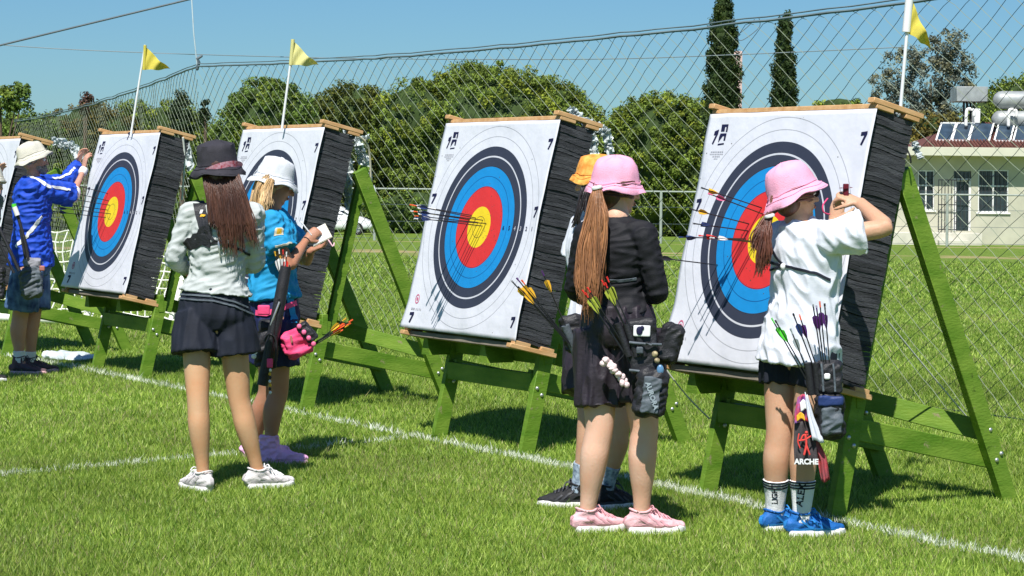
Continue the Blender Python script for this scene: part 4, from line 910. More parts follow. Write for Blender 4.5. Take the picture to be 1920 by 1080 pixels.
def hand(mb, wr, d, nm, thumb=1, curl=.35, sc=1.0):
    wr = V(wr); d = nrm(d); nm = V(nm); nm = nrm(nm - d * nm.dot(d)); sd = d.cross(nm).normalized() * thumb
    mb.tube([wr - d * .012, wr + d * .03 * sc, wr + d * .065 * sc, wr + d * .09 * sc], [(.025 * sc, .019 * sc), (.033 * sc, .016 * sc), (.038 * sc, .0145 * sc), (.037 * sc, .012 * sc)], 12, side=sd)
    for i in range(4):
        b = wr + d * (.084 - .004 * abs(i - 1.2)) * sc + sd * (.028 - .0187 * i) * sc; L_ = (.070, .078, .073, .058)[i] * sc; a = 0; p = b; pts = [b - d * .02]; dd = nrm(d + sd * (.10 - .07 * i))
        pts.append(b)
        for k, f in enumerate((.45, .32, .25)):
            a += curl * (.8, 1.0, .8)[k] * (1 + .12 * i); q = dd * math.cos(a) - nm * math.sin(a); p = p + q * L_ * f; pts.append(p)
        mb.tube(pts, [.0103 * sc, .0098 * sc, .0092 * sc, .0087 * sc, .0080 * sc], 8, side=sd)
    b = wr + d * .022 * sc + sd * .024 * sc; t1 = nrm(d * .62 + sd * .62 - nm * .35); t2 = nrm(d * .85 + sd * .25 - nm * (.3 + curl * .4))
    mb.tube([b, b + t1 * .036 * sc, b + t1 * .036 * sc + t2 * .030 * sc, b + t1 * .036 * sc + t2 * .052 * sc], [.013 * sc, .0115 * sc, .0100 * sc, .008 * sc], 8, side=sd)
def headm(mb, c, f, up, sc=1.0, jaw=1.0):
    c = V(c); f = nrm(f); up = nrm(V(up) - f * V(up).dot(f)); r = f.cross(up); ax = (r, f, up); E = lambda a, b, u, rr: mb.ell(c + (f * a + r * b + up * u) * sc, tuple(x * sc for x in rr), ax, 16, 11)
    E(-.012, 0, .028, (.074, .092, .086)); E(.030, 0, -.018, (.060, .060, .078)); E(.030, 0, -.060, (.048 * jaw, .050, .045)); E(.066, 0, -.088, (.022 * jaw, .020, .018)); E(-.03, 0, -.03, (.062, .06, .06))
    mb.tube([c + (f * .082 + up * .018) * sc, c + (f * .100 - up * .012) * sc, c + (f * .108 - up * .026) * sc], [.008 * sc, .0105 * sc, .013 * sc], 10); E(.090, .011, -.029, (.009, .010, .008)); E(.090, -.011, -.029, (.009, .010, .008))
    E(.083, 0, -.053, (.021, .012, .007)); E(.081, 0, -.064, (.019, .012, .008)); E(.072, 0, .026, (.045, .018, .012)); E(.055, .035, -.02, (.02, .022, .022)); E(.055, -.035, -.02, (.02, .022, .022))
    for s_ in (-1, 1): E(-.006, s_ * .074, -.004, (.009, .020, .031)); E(-.014, s_ * .082, .006, (.007, .014, .018))
def facebits(root, o, c, f, up, sc=1.0):
    f = nrm(f); up = nrm(V(up) - f * V(up).dot(f)); r = f.cross(up)
    for s_ in (-1, 1):
        mb = MB(); mb.ell(c + (f * .077 + r * s_ * .031 + up * .004) * sc, .0125 * sc, nu=12, nv=8); e = mb.build('eye', M_eye, root, origin=o)
        mb = MB(); mb.ell(c + (f * .0865 + r * s_ * .031 + up * .003) * sc, .0052 * sc, nu=10, nv=6); mb.build('iris', M_iris, e, origin=o)
    mb = MB(); mb.ell(c + (f * .0905 - up * .058) * sc, (.021 * sc, .008 * sc, .009 * sc), (r, f, up)); mb.build('lips', M_lip, root, origin=o)
def legpts(hip, kn, an, fwd, w=1.0):
    hip, kn, an = V(hip), V(kn), V(an); f = V(fwd)
    return ([hip + V((0, 0, .04)), hip.lerp(kn, .2), hip.lerp(kn, .5), hip.lerp(kn, .8), kn, kn.lerp(an, .17) - f * .006, kn.lerp(an, .34) - f * .013, kn.lerp(an, .55) - f * .010, kn.lerp(an, .78) - f * .003, an],
            [(.090 * w, .094 * w), (.087 * w, .092 * w), (.074 * w, .077 * w), (.062 * w, .064 * w), (.056 * w, .058 * w), (.0555 * w, .058 * w), (.0555 * w, .059 * w), (.049 * w, .051 * w), (.037 * w, .039 * w), (.030 * w, .034 * w)])
def armpts(sh, el, wr, w=1.0):
    sh, el, wr = V(sh), V(el), V(wr)
    return [sh, sh.lerp(el, .3), sh.lerp(el, .7), el, el.lerp(wr, .25), el.lerp(wr, .65), wr], [.050 * w, .047 * w, .040 * w, .036 * w, .038 * w, .031 * w, (.027 * w, .021 * w)]
class Body: pass
def person(label, J, skinm, fwd, hf=None, w=1.0, armdef=0, hup=(0, 0, 1), neckw=.050, handL=None, handR=None, hips=.165, chest=.155, waist=.128, bust=0, group=None, depth=1.0, hsc=1.0):
    B = Body(); B.J = J; fwd = nrm(V((fwd[0], fwd[1], 0))); rt = V((fwd.y, -fwd.x, 0)); B.fwd = fwd; B.rt = rt; hf = nrm(V(hf) if hf else fwd); B.hf = hf; B.hup = V(hup)
    o = V(((J['anL'].x + J['anR'].x) / 2, (J['anL'].y + J['anR'].y) / 2, gz(J['anL'].y))); e = empty('person', o); B.root = e; B.o = o
    sr = nrm((J['shR'] - J['shL'])); B.sr = sr
    pel, wa, ch, ne = J['pelvis'], J['waist'], J['chest'], J['neck']
    up = nrm(ne - ch)
    B.torso = ([pel - V((0, 0, .07)), pel, pel.lerp(wa, .5), wa, wa.lerp(ch, .5), ch, ch.lerp(ne, .42), ch.lerp(ne, .72), ne - up * .015],
               [(hips * .86, .105 * depth), (hips, .118 * depth), (hips * .93, .112 * depth), (waist, .098 * depth), (waist * 1.08, .104 * depth), (chest, .112 * depth), (chest * 1.02, .105 * depth), (chest * .80, .08 * depth), (.062, .06)])
    B.legs = [legpts(J['hipL'], J['knL'], J['anL'], fwd, w), legpts(J['hipR'], J['knR'], J['anR'], fwd, w)]
    B.arms = [armpts(J['shL'], J['elL'], J['wrL'], w), armpts(J['shR'], J['elR'], J['wrR'], w)]
    df = lambda r, d: tuple(x - d for x in r) if isinstance(r, tuple) else r - d
    mb = MB(); mb.tube(B.torso[0], [df(r, .020) if i < len(B.torso[1]) - 1 else r for i, r in enumerate(B.torso[1])], 20, side=sr, res=2)
    for p, r in B.legs: mb.tube(p, [df(x, (.022, .016, .004)[i]) if i < 3 else x for i, x in enumerate(r)], 24, side=rt, res=4)
    for (p, r), s_ in zip(B.arms, ('shL', 'shR')):
        mb.tube(p, [df(x, max(armdef, .008 if i < 2 else 0) if i < len(r) - 1 else 0) for i, x in enumerate(r)], 14, res=2, side=rt); mb.tube([ch.lerp(ne, .62) + (J[s_] - ch.lerp(ne, .62)) * .25, J[s_]], [.040 * w, .036 * w], 12)
    hc = J['head']; nk = nrm(hc - ne); mb.tube([ne - up * .05, ne.lerp(hc, .45), hc - B.hf * .012 - nk * .03], [neckw * 1.15, neckw, neckw * 1.02], 14)
    headm(mb, hc, hf, hup, hsc)
    for k, an in enumerate((J['anL'], J['anR'])):
        td = J.get('toeL' if k == 0 else 'toeR', fwd); mb.tube([an, an + td * .04 - V((0, 0, .045)), an + td * .11 - V((0, 0, .062))], [(.028, .032), (.028, .020), (.024, .010)], 10, side=td.cross(V((0, 0, 1))))
    for spec, wr, el in ((handL, 'wrL', 'elL'), (handR, 'wrR', 'elR')):
        spec = spec or {}; d = spec.get('d', nrm(J[wr] - J[el])); hand(mb, J[wr], d, spec.get('n', fwd), spec.get('t', 1), spec.get('c', .4), .93 * w)
    co, no, fs = remesh(mb, .0054, 6); B.bv = BVHTree.FromPolygons([tuple(c) for c in co.tolist()], fs)
    mesh_obj('body', (co - np.array(o, np.float32)).tolist(), fs, skinm, e); facebits(e, o, hc, hf, B.hup, hsc)
    tag(e, label, 'person', group); return B
def infl(p, r, d, i0=0, i1=None):
    p = p[i0:i1]; r = r[i0:i1]; return p, [((x[0] + d, x[1] + d) if isinstance(x, tuple) else (x + d, x + d)) for x in r]
def shirt(B, m_, hem, d=.014, sleeves=('long', 'long'), sd=.012, extra_bottom=None, name='shirt', loose=0, amp=.006, seed=0, wl=.055, along=(0, 0, 1), neck=.028, mask=None):
    mb = MB(); p, r = infl(*B.torso, d); pel, wa = B.J['pelvis'], B.J['waist']
    # start at hem height on the torso axis
    ax = nrm(wa - pel); h = pel + ax * hem; p2, r2 = [h], [(r[1][0] + loose * 1.2, r[1][1] + loose * 1.2)]
    for q, x in zip(p[1:], r[1:]):
        if (q - h).dot(ax) > .03: fct = loose * max(0, 1 - (q - h).dot(ax) / .45); p2.append(q); r2.append((x[0] + fct, x[1] + fct))
    r2[-1] = (r2[-1][0] * .95, r2[-1][1] * .95); p2[-1] = p2[-1] + nrm(B.J['neck'] - B.J['chest']) * neck * .3
    mb.tube(p2, r2, 24, side=B.sr, res=2, cap='flat')
    for k, kind in enumerate(sleeves):
        q, rr = B.arms[k]; sh = B.J['shL' if k == 0 else 'shR']; ctr = B.J['chest'].lerp(B.J['neck'], .62)
        mb.tube([ctr + (sh - ctr) * .2, sh], [.062, .056 + sd], 14)
        if kind == 'long': pp, rr2 = infl(q, rr, sd); rr2[-1] = (.034, .03); mb.tube(pp, rr2, 14, res=2, cap='flat', cap0='round')
        else:
            f = kind; el = B.J['elL' if k == 0 else 'elR']; mb.tube([sh, sh.lerp(el, f * .5), sh.lerp(el, f)], [.052 + sd, .054 + sd * 1.4, .052 + sd * 2.2], 16, cap='flat', cap0='round')
    o, bv = cloth(name, mb, m_, B.root, B.o, .0065, amp, wl, along, seed, 4, 2, mask); B.shirt = bv; return o
def shorts(B, m_, top, lens, d=.014, flare=.03, name='shorts', seed=3, amp=.006, split=.0):
    mb = MB(); pel, wa = B.J['pelvis'], B.J['waist']; ax = nrm(wa - pel); p, r = B.torso
    hw, hd = r[1]; ww, wd = r[3]
    mb.tube([pel - V((0, 0, .075)), pel - V((0, 0, .02)), pel + ax * .04, pel + ax * top], [(hw * .80 + d, hd * .80 + d), (hw + d, hd + d), (hw + d, hd + d), ((hw + ww) / 2 + d, (hd + wd) / 2 + d)], 24, side=B.sr, cap='flat', cap0='flat', res=2)
    for k, L_ in enumerate(lens if isinstance(lens, (tuple, list)) else (lens, lens)):
        q, rr = B.legs[k]; hip = q[0]; kn = B.J['knL' if k == 0 else 'knR']; dr = nrm(kn - hip); e = hip + dr * L_
        mb.tube([hip, hip.lerp(e, .5), e], [(.095 + d, .102 + d), (.093 + d + flare * .5, .098 + d + flare * .5), (.086 + d + flare, .092 + d + flare)], 20, side=B.rt, cap='flat')
    o, bv = cloth(name, mb, m_, B.root, B.o, .0065, amp, .06, (0, 0, 1), seed, 4, 5); B.shorts = bv; return o
def shoe(B, an, td, upm, solem, L_=.245, h=.0, name='shoe', boot=0, laces=None, sole_h=.022, panel=None):
    td = nrm(V((td[0], td[1], 0))); sd = td.cross(V((0, 0, 1))); g = V((an.x, an.y, gz(an.y))); z = lambda v: V((0, 0, v)); mb = MB(); heel = g - td * .055; k = L_ / .245
    mb.tube([heel + z(.050), g - td * .03 + z(.054), g + td * .03 * k + z(.054), g + td * .08 * k + z(.046), g + td * .13 * k + z(.037), g + td * .175 * k + z(.034)], [(.024, .032), (.034, .042), (.037, .046), (.042, .036), (.042, .026), (.026, .018)], 16, side=sd, res=2)
    mb.tube([g - td * .004 + z(.050), an - td * .006 + z(.012 + boot)], [(.040, .056), (.040 + boot * .12, .046 + boot * .12)], 16, side=sd, cap='flat')
    if boot: mb.tube([g + z(.03), g + z(.075)], [(.05, .07), (.045, .06)], 14, side=sd)
    o, bv = cloth(name, mb, upm, B.root, B.o, .0055, .0025 if not boot else .006, .03, td, 5, 2)
    mb = MB(); pr = [(-.062, .018), (-.05, .033), (-.01, .037), (.05, .036), (.10, .044), (.15, .042), (.175, .032), (.19, .014)]
    vs = []
    outline = [(a * k, b) for a, b in pr] + [(a * k, -b) for a, b in reversed(pr)]
    for zz, s_ in ((-.004, .96), (.006, 1.02), (sole_h, 1.0), (sole_h + .006, .92)):
        for a, b in outline: vs.append(g + td * (a * s_ + .003) + sd * b * s_ + z(zz + .006 * max(0, a / .19) ** 3))
    n = len(outline); fs = [(i + j * n, (i + 1) % n + j * n, (i + 1) % n + (j + 1) * n, i + (j + 1) * n) for j in range(3) for i in range(n)] + [tuple(range(n - 1, -1, -1)), tuple(range(3 * n, 4 * n))]
    mb.add(vs, fs); mb.build('sole', solem, o, origin=B.o)
    if not boot:
        mb = MB(); c = an - td * .006 + z(.014); mb.tube([c + td * .046 * math.cos(t) + sd * .040 * math.sin(t) + z(.006 * math.cos(t * 2)) for t in [q * math.tau / 24 for q in range(25)]], [.0052] * 25, 8, cap='flat'); mb.build('collar', upm, o, origin=B.o)
        mb = MB()
        for s_ in (-1, 1):
            for (a0, z0, a1, z1) in ((-.02, .075, .045, .030), (.03, .085, .085, .030), (.075, .066, .115, .028)):
                ribbon(mb, bv, [g + td * a0 * k + sd * s_ * .05 + z(z0), g + td * (a0 + a1) / 2 * k + sd * s_ * .05 + z((z0 + z1) / 2), g + td * a1 * k + sd * s_ * .05 + z(z1)], .009, .0015, .001, mode='pt')
            ribbon(mb, bv, [g - td * .05 + sd * s_ * .03 + z(.034), g + sd * s_ * .05 + z(.030), g + td * .09 * k + sd * s_ * .05 + z(.030), g + td * .16 * k + sd * s_ * .04 + z(.030)], .012, .0015, .001, mode='pt')
        ribbon(mb, bv, [g - td * .09 + z(.035), g - td * .09 + z(.06), g - td * .08 + z(.085)], .022, .002, .001, mode='pt')
        if mb.v: mb.build('trim', panel or solem, o, origin=B.o, auto=50)
    if laces:
        mb = MB()
        def sn(p, e=.003): r = bv.find_nearest(p); return r[0] + r[1] * e
        for i in range(5):
            q = g + td * (.040 + .017 * i) * k + z(.12 - .010 * i); mb.tube([sn(q - sd * .026 - z(.02)), sn(q, .005), sn(q + sd * .026 - z(.02))], [.0034] * 3, 6, res=3)
            mb.tube([sn(q - sd * .024 - z(.02)), sn(q + td * .009, .006), sn(q + td * .017 * k + sd * .024 - z(.02))], [.0030] * 3, 6, res=3)
        t0 = sn(g + td * .036 * k + z(.13), .006)
        for s_ in (-1, 1): mb.tube([t0, t0 + sd * s_ * .022 + z(.014) + td * .01, t0 + sd * s_ * .040 - z(.002) + td * .012, t0 + sd * s_ * .018 + td * .006 - z(.002), t0], [.003] * 5, 6, res=4); mb.tube([t0, t0 + sd * s_ * .015 + td * .03 - z(.004), t0 + sd * s_ * .035 + td * .04 - z(.03)], [.0028] * 3, 6, res=3)
        mb.build('laces', laces, o, origin=B.o)
    return o
def sock(B, an, kn, top, m_, stripes=None, txt=None):
    p, r = B.legs[0] if (B.legs[0][0][-1] - an).length < .01 else B.legs[1]; L_ = (p[4] - p[9]).length; ts = [0, .22, .45, .66, .83, 1.0]
    def at(h):
        t = h / L_
        for i in range(5): 
            if t <= ts[i + 1]: break
        f = (t - ts[i]) / (ts[i + 1] - ts[i]); a, b = 9 - i, 8 - i; return p[a].lerp(p[b], f), tuple(r[a][j] * (1 - f) + r[b][j] * f + .0065 for j in (0, 1))
    hs = [0, .02, top * .35, top * .65, top]; q = [at(h) for h in hs]; d = nrm(kn - an)
    mb = MB(); mb.tube([an - d * .035] + [x[0] for x in q], [(.040, .042)] + [(max(x[1][0], .040), max(x[1][1], .041)) for x in q], 22, side=B.rt, cap='flat', res=2); o, bv = cloth('sock', mb, m_, B.root, B.o, .005, .0012, .03, (0, 0, 1), 2)
    if stripes:
        for t in stripes: mb = MB(); c0, r0 = at(top * t - .0035); c1, r1 = at(top * t + .0035); mb.tube([c0, c1], [(r0[0] + .0015, r0[1] + .0015), (r1[0] + .0015, r1[1] + .0015)], 28, side=B.rt, cap='flat'); mb.build('stripe', M_navycloth, o, origin=B.o)
    return o, bv
def bucket(B, c, ax, m_, crown=(.093, .072, .095), brim=(.14, .045), fdir=None, name='hat', seam=None, seed=0, fn=None, dome=.012):
    ax = nrm(ax); x = nrm((fdir or B.hf) - ax * (fdir or B.hf).dot(ax)); y = ax.cross(x); rb, rt_, h = crown; Rb, dr = brim
    prof = [(Rb - .002, -dr - .003), (Rb, -dr), (rb + (Rb - rb) * .6, -dr * .45), (rb + .006, -.004), (rb, .006), (rb * .985, h * .3), (rb * .5 + rt_ * .5, h * .68), (rt_, h * .93), (rt_ * .82, h), (rt_ * .4, h + dome * .8), (0.001, h + dome)]
    inner = [(Rb - .003, -dr - .004), (rb + (Rb - rb) * .6 - .002, -dr * .45 - .005), (rb - .002, -.010), (rb * .95, h * .3), (rt_ * .95, h * .85), (.001, h * .9)]
    f = fn or (lambda r, z, a: (r * (1 + .02 * math.sin(3 * a + seed) + .07 * noise.noise(V((math.cos(a) * 1.8, math.sin(a) * 1.8, z * 22 + seed * 3))) + .03 * noise.noise(V((math.cos(a) * 5, math.sin(a) * 5, z * 60 + seed)))), z + (.010 * math.sin(2 * a + seed) + .006 * math.sin(5 * a + seed * 2)) * max(0, (r - rb) / (Rb - rb)) + .011 * noise.noise(V((math.cos(a) * 2, math.sin(a) * 2, z * 25 + seed)))))
    f2 = lambda r, z, a: (f(r, z, a)[0] * (1.04 + .0 * a), f(r, z, a)[1])
    g = lambda r, z, a: (f(r, z, a)[0] * (1 + .10 * math.cos(a) ** 2), f(r, z, a)[1])
    mb = MB(); mb.lathe(prof, c, (x, y, ax), 48, g); mb.lathe(inner[::-1], c, (x, y, ax), 48, g); o = mb.build(name, m_, B.root, origin=B.o, auto=60)
    mb = MB()
    for (r_, z_) in ((rb + .0045, .004), (rb + (Rb - rb) * .5, -dr * .36), (Rb - .006, -dr * .88)):
        mb.tube([c + x * g(r_, z_, a)[0] * math.cos(a) + y * g(r_, z_, a)[0] * math.sin(a) + ax * (g(r_, z_, a)[1] + .002) for a in [k * math.tau / 48 for k in range(49)]], [.0016] * 49, 5, cap='flat')
    mb.build('seam', seam or m_, o, origin=B.o); return o
def hair_cap(B, m_, back=1.0, low=-.02, name='hair'):
    pass
def strands(B, m_, guides, n, spread0, spread1, r=.0035, name='hair', seed=0, taper=.4, wavy=.008, cap=None, capdir=None, lenv=.15, flat=1.0):
    """bundles of fine locks following guide curves"""
    rr = random.Random(seed); mb = MB()
    if cap:
        c, f, up, sc = cap; f = nrm(f); up = nrm(V(up) - f * V(up).dot(f)); rgt = f.cross(up); mb.ell(c + (-f * .020 + up * .026) * sc, (.0805 * sc, .093 * sc, .091 * sc), (rgt, f, up), 24, 16); mb.ell(c + (-f * .038 - up * .03) * sc, (.070 * sc, .062 * sc, .075 * sc), (rgt, f, up), 20, 12)
    for i in range(n):
        g = guides[i % len(guides)]; o1 = V((rr.gauss(0, 1), rr.gauss(0, 1) * flat, rr.gauss(0, .6))) ; o2 = V((rr.gauss(0, 1), rr.gauss(0, 1) * flat, rr.gauss(0, .6))); o1 = o1 / max(1, o1.length / 1.6); o2 = o2 / max(1, o2.length / 1.9)
        L_ = 1 - rr.random() * lenv; m = len(g); pts = []; fine = 4
        for k in range(m):
            t = k / (m - 1); s_ = spread0 + (spread1 - spread0) * t ** .8; p = V(g[k]) + (o1 * (1 - t) + o2 * t) * s_
            p += V((math.sin(t * 9 + i), math.cos(t * 7 + i * 2), 0)) * wavy * t; pts.append(p)
        if L_ < 1: pts[-1] = pts[-2].lerp(pts[-1], max(.1, 1 - (1 - L_) * (m - 1)))
        ra = r * (.7 + .7 * rr.random()); mb.tube(pts, [ra * (1 - (1 - taper) * (k / (m - 1)) ** 2) for k in range(m)], 6, res=fine, cap='round')
    return mb.build(name, m_, B.root, origin=B.o, auto=180)
def strap(B, bv, pts, width, m_, name='strap', th=.004, off=.003, mode='px', parent=None):
    mb = MB(); ribbon(mb, bv, pts, width, th, off, mode=mode); 
    if mb.v: return mb.build(name, m_, parent or B.root, origin=B.o, auto=50)
def decal(B, bv, vs, fs, px, py, m_, name, sc=1, rot=0, off=.004, parent=None, right=None):
    h = hit(bv, px, py, 0)
    if not h: return
    c, n = h; x = V(right) if right else CR; x = nrm(x - n * n.dot(x)); y = n.cross(x); out = []
    for v in vs:
        a = (v[0] * math.cos(rot) - v[1] * math.sin(rot)) * sc; b = (v[0] * math.sin(rot) + v[1] * math.cos(rot)) * sc; q = c + x * a + y * b; r = bv.find_nearest(q); out.append(r[0] + r[1] * off)
    return mesh_obj(name, out, fs, m_, parent or B.root, smooth=False, origin=B.o)
def rect(w_, h_, n=4):
    vs = [(-w_ / 2 + w_ * i / n, -h_ / 2 + h_ * j / n) for j in range(n + 1) for i in range(n + 1)]; return vs, [(j * (n + 1) + i, j * (n + 1) + i + 1, (j + 1) * (n + 1) + i + 1, (j + 1) * (n + 1) + i) for j in range(n) for i in range(n)]
def lumpy(name, pts, rads, m_, parent, o, amp=.006, wl=.04, seed=0, side=(1, 0, 0), sq=.6, n=20, vox=.006, along=(0, 0, 1)):
    mb = MB(); mb.tube(pts, rads, n, side=side, sq=sq, res=2, cap='flat'); co, no, fs = remesh(mb, vox, 3); co = folds(co, no, amp, wl, along, seed); return mesh_obj(name, (co - np.array(o, np.float32)).tolist(), fs, m_, parent)
# ---- woman in black bucket hat (back to the camera)
D = 11.1
J = dict(anL=P(381, 889, 11.02), anR=P(484, 884, 11.15), knL=P(371, 748, 11.02), knR=P(449, 750, 11.12), hipL=P(367, 600, 11.1), hipR=P(434, 602, 11.12), pelvis=P(400, 588, 11.1), waist=P(407, 520, 11.1), chest=P(412, 448, 11.1), neck=P(418, 376, 11.08), head=P(413, 322, 11.08),
         shL=P(359, 402, 11.1), shR=P(473, 404, 11.05), elL=P(325, 484, 11.08), wrL=P(352, 506, 11.28), elR=P(480, 492, 11.12), wrR=P(440, 500, 11.34), toeL=nrm(V((-.62, .75, 0))), toeR=nrm(V((.85, .5, 0))))
C = person('woman with her back turned in black bucket hat and pale long sleeved shirt', J, S_tan, (.12, .99), hf=(.25, .95, -.08), w=.97, armdef=.012, hips=.172, chest=.150, waist=.125)
so_ = shirt(C, M_greyjersey, .105, d=.006, amp=.0065, seed=4, wl=.036, along=(1, 0, .3), loose=.010, sd=.010)
shorts(C, M_navycloth, .135, (.205, .205), d=.010, flare=.030, seed=5, amp=.006)
for pxs in (((340, 552), (400, 556), (440, 566), (476, 582)), ((339, 560), (400, 564), (440, 574), (476, 591))): strap(C, C.shorts, pxs, .008, M_greynyl, 'waistband_stripe')
M_gpan = mat('grey_shoe_panel', (.52, .48, .48), .6, .1); shoe(C, J['anL'], J['toeL'], M_wshoe, M_wsole, laces=M_white, panel=M_gpan); shoe(C, J['anR'], J['toeR'], M_wshoe, M_wsole, laces=M_white, panel=M_gpan)
hc = J['head']
bucket(C, hc + V((-.012, 0, .030)), (-.10, -.06, 1), M_blackhat, crown=(.099, .090, .110), brim=(.138, .045), seed=2, dome=.018)
mb = MB(); ax = nrm((-.10, -.06, 1)); hx = nrm(V((1, 0, .1))); hy = ax.cross(hx); c0 = hc + V((-.012, 0, .030))
vs = []
angs = [R(-118 + k * 8) for k in range(17)]
for k, a in enumerate(angs):
    wd_ = .036 * math.sin(math.pi * (k + 1) / 18) + .006; d = hx * math.cos(a) + hy * math.sin(a)
    for rr_, zz in ((.108, -.022), (.122, -.022 + wd_), (.124, -.020 + wd_), (.112, -.026)): vs.append(c0 + d * rr_ + ax * zz)
fs = [(k * 4 + j, (k + 1) * 4 + j, (k + 1) * 4 + (j + 1) % 4, k * 4 + (j + 1) % 4) for k in range(16) for j in range(4)]; mb.add(vs, fs); mb.build('floral_band', M_floral, C.root, origin=C.o)
gs = []
for (x0, x1, x2, y2) in ((385, 384, 398, 430), (392, 396, 410, 455), (402, 405, 420, 482), (410, 415, 430, 478), (420, 428, 440, 488), (430, 440, 452, 475), (436, 450, 468, 462), (440, 458, 478, 452), (444, 462, 484, 470)):
    x1 = 392 + (x1 - 384) * .88; x2 = 404 + (x2 - 398) * .90; gs.append([P(x0, 330, 11.0), P((x0 + x1) / 2, 350, 10.97), P(x1, 375, 10.955), P((x1 + x2) / 2, 415, 10.945), P(x2, y2, 10.94)])
strands(C, H_brown, gs, 700, .009, .012, r=.0022, cap=(hc, C.hf, (0, 0, 1), 1), seed=3, lenv=.35, flat=.6)
st_ = strap(C, C.shirt, ((372, 378), (380, 410), (388, 440), (384, 462)), .060, M_black, 'chest_guard_strap', .006)
strap(C, C.shirt, ((388, 432), (372, 448), (352, 462)), .07, M_black, 'guard_panel', .004)
strap(C, C.shirt, ((384, 432), (400, 450), (412, 456), (440, 464), (470, 478)), .013, M_black, 'chest_guard_strap'); strap(C, C.shirt, ((352, 462), (385, 456), (412, 456)), .012, M_black, 'chest_guard_strap')
strap(C, C.shirt, ((376, 396), (382, 398)), .02, M_white, 'strap_patch', .002, .010); strap(C, C.shirt, ((378, 406), (386, 408)), .014, VANE['yellow'], 'strap_patch', .002, .010)
mb = MB(); h = hit(C.shirt, 412, 457, .012)
if h: mb.tube([h[0], h[0] + V((0, -.004, -.03)), h[0] + V((.006, -.002, -.07))], [.009, .006, .003], 8); mb.build('buckle', M_steel, C.root, origin=C.o)
mb = MB(); w_ = J['wrL']; mb.tube([w_.lerp(J['elL'], .12), w_.lerp(J['elL'], .02)], [.036, .035], 14); mb.build('wrist_guard', M_pink, C.root, origin=C.o)
# ---- woman in turquoise shirt, writing
J = dict(anR=P(506, 838, 12.12), anL=P(476, 834, 12.42), knR=P(522, 735, 12.12), knL=P(502, 735, 12.35), hipR=P(520, 612, 12.1), hipL=P(512, 610, 12.3), pelvis=P(515, 594, 12.2), waist=P(511, 525, 12.2), chest=P(511, 455, 12.2), neck=P(506, 394, 12.2), head=P(518, 343, 12.2),
         shR=P(508, 418, 12.05), shL=P(522, 414, 12.38), elR=P(541, 500, 12.0), wrR=P(573, 452, 12.16), elL=P(572, 490, 12.45), wrL=P(584, 470, 12.36), toeR=nrm(V((.97, .1, 0))), toeL=nrm(V((.9, .4, 0))))
Dw = person('woman in turquoise shirt and white hat writing on a small pad', J, S_lbrown, (.92, .30), hf=(.86, .28, -.36), hup=(.3, .1, 1), w=.93, hips=.150, waist=.120, chest=.150, depth=1.05,
            handR=dict(d=nrm(V((.10, .04, .10)) + V((.03, 0, .03))), n=V((0, -1, .35)), t=1, c=.75), handL=dict(d=nrm(V((.8, -.1, .35))), n=V((0, .2, -1)), t=1, c=.35))
shirt(Dw, M_turq, .10, d=.014, sleeves=(.55, .62), amp=.008, seed=9, along=(.8, 0, .35), wl=.040, loose=.015, sd=.016)
strap(Dw, Dw.shirt, ((516, 462), (530, 459), (546, 455)), .010, M_cream, 'sleeve_trim')
v_, f_ = rect(.05, .055); pt_ = decal(Dw, Dw.shirt, v_, f_, 523, 434, M_cream, 'sleeve_patch', rot=-.2, off=.004)
v_, f_ = rect(.026, .032, 2); decal(Dw, Dw.shirt, v_, f_, 523, 434, VANE['yellow'], 'patch_emblem', rot=-.2, off=.0055)
M_pattern = mat('patterned_shorts', (.015, .02, .08), .7, .2, 9, .15, 160)
shorts(Dw, M_pattern, .13, (.25, .25), d=.012, flare=.02, seed=11)
for pxs, m_, wd in (((541, 552), (546, 575), (552, 605)), M_turq, .05), (((536, 542), (541, 556)), VANE['yellow'], .05): strap(Dw, Dw.shorts, pxs, wd, m_, 'shorts_panel', .0015, .002)
strap(Dw, Dw.shorts, ((480, 586), (500, 588), (528, 578), (560, 566)), .028, M_pink, 'belt', .004, .004)
for an, td in ((J['anR'], J['toeR']), (J['anL'], J['toeL'])): shoe(Dw, an, td, M_lav, M_lav, boot=.05, name='shoe_cover', L_=.26, sole_h=.016)
hc = J['head']; bucket(Dw, hc + V((-.006, 0, .030)), (.26, .05, .95), M_whitehat, crown=(.094, .078, .098), brim=(.136, .045), seed=4, seam=M_greynyl if False else M_whitehat)
strands(Dw, H_blond, [[P(500, 332, 12.1), P(488, 345, 12.08), P(481, 375, 12.07), P(484, 405, 12.07), P(487, 430, 12.08)], [P(506, 338, 12.07), P(497, 355, 12.06), P(492, 380, 12.04), P(494, 408, 12.04)], [P(492, 328, 12.15), P(481, 350, 12.15), P(476, 385, 12.12), P(479, 420, 12.1)], [P(508, 340, 12.07), P(503, 360, 12.05), P(504, 388, 12.02)]], 300, .011, .015, r=.0030, wavy=.010, cap=(hc, Dw.hf, Dw.hup, 1.02), seed=5, flat=.7)
pd = P(599, 441, 12.2); e = empty('notepad', pd); axn = (nrm(V((.85, .1, .45))), nrm(V((-.35, .5, .75))), None); nx = axn[0]; ny = nrm(axn[1] - nx * axn[1].dot(nx)); nz = nx.cross(ny)
mb = MB(); mb.box(pd, (.058, .050, .004), (nx, ny, nz), bev=.001); mb.build('board', M_cream, e, smooth=False, origin=pd)
mb = MB(); mb.box(pd - nz * .006, (.054, .046, .0015), (nx, ny, nz)); mb.box(pd + nz * .006, (.054, .046, .0015), (nx, ny, nz)); mb.build('paper', M_sock, e, smooth=False, origin=pd)
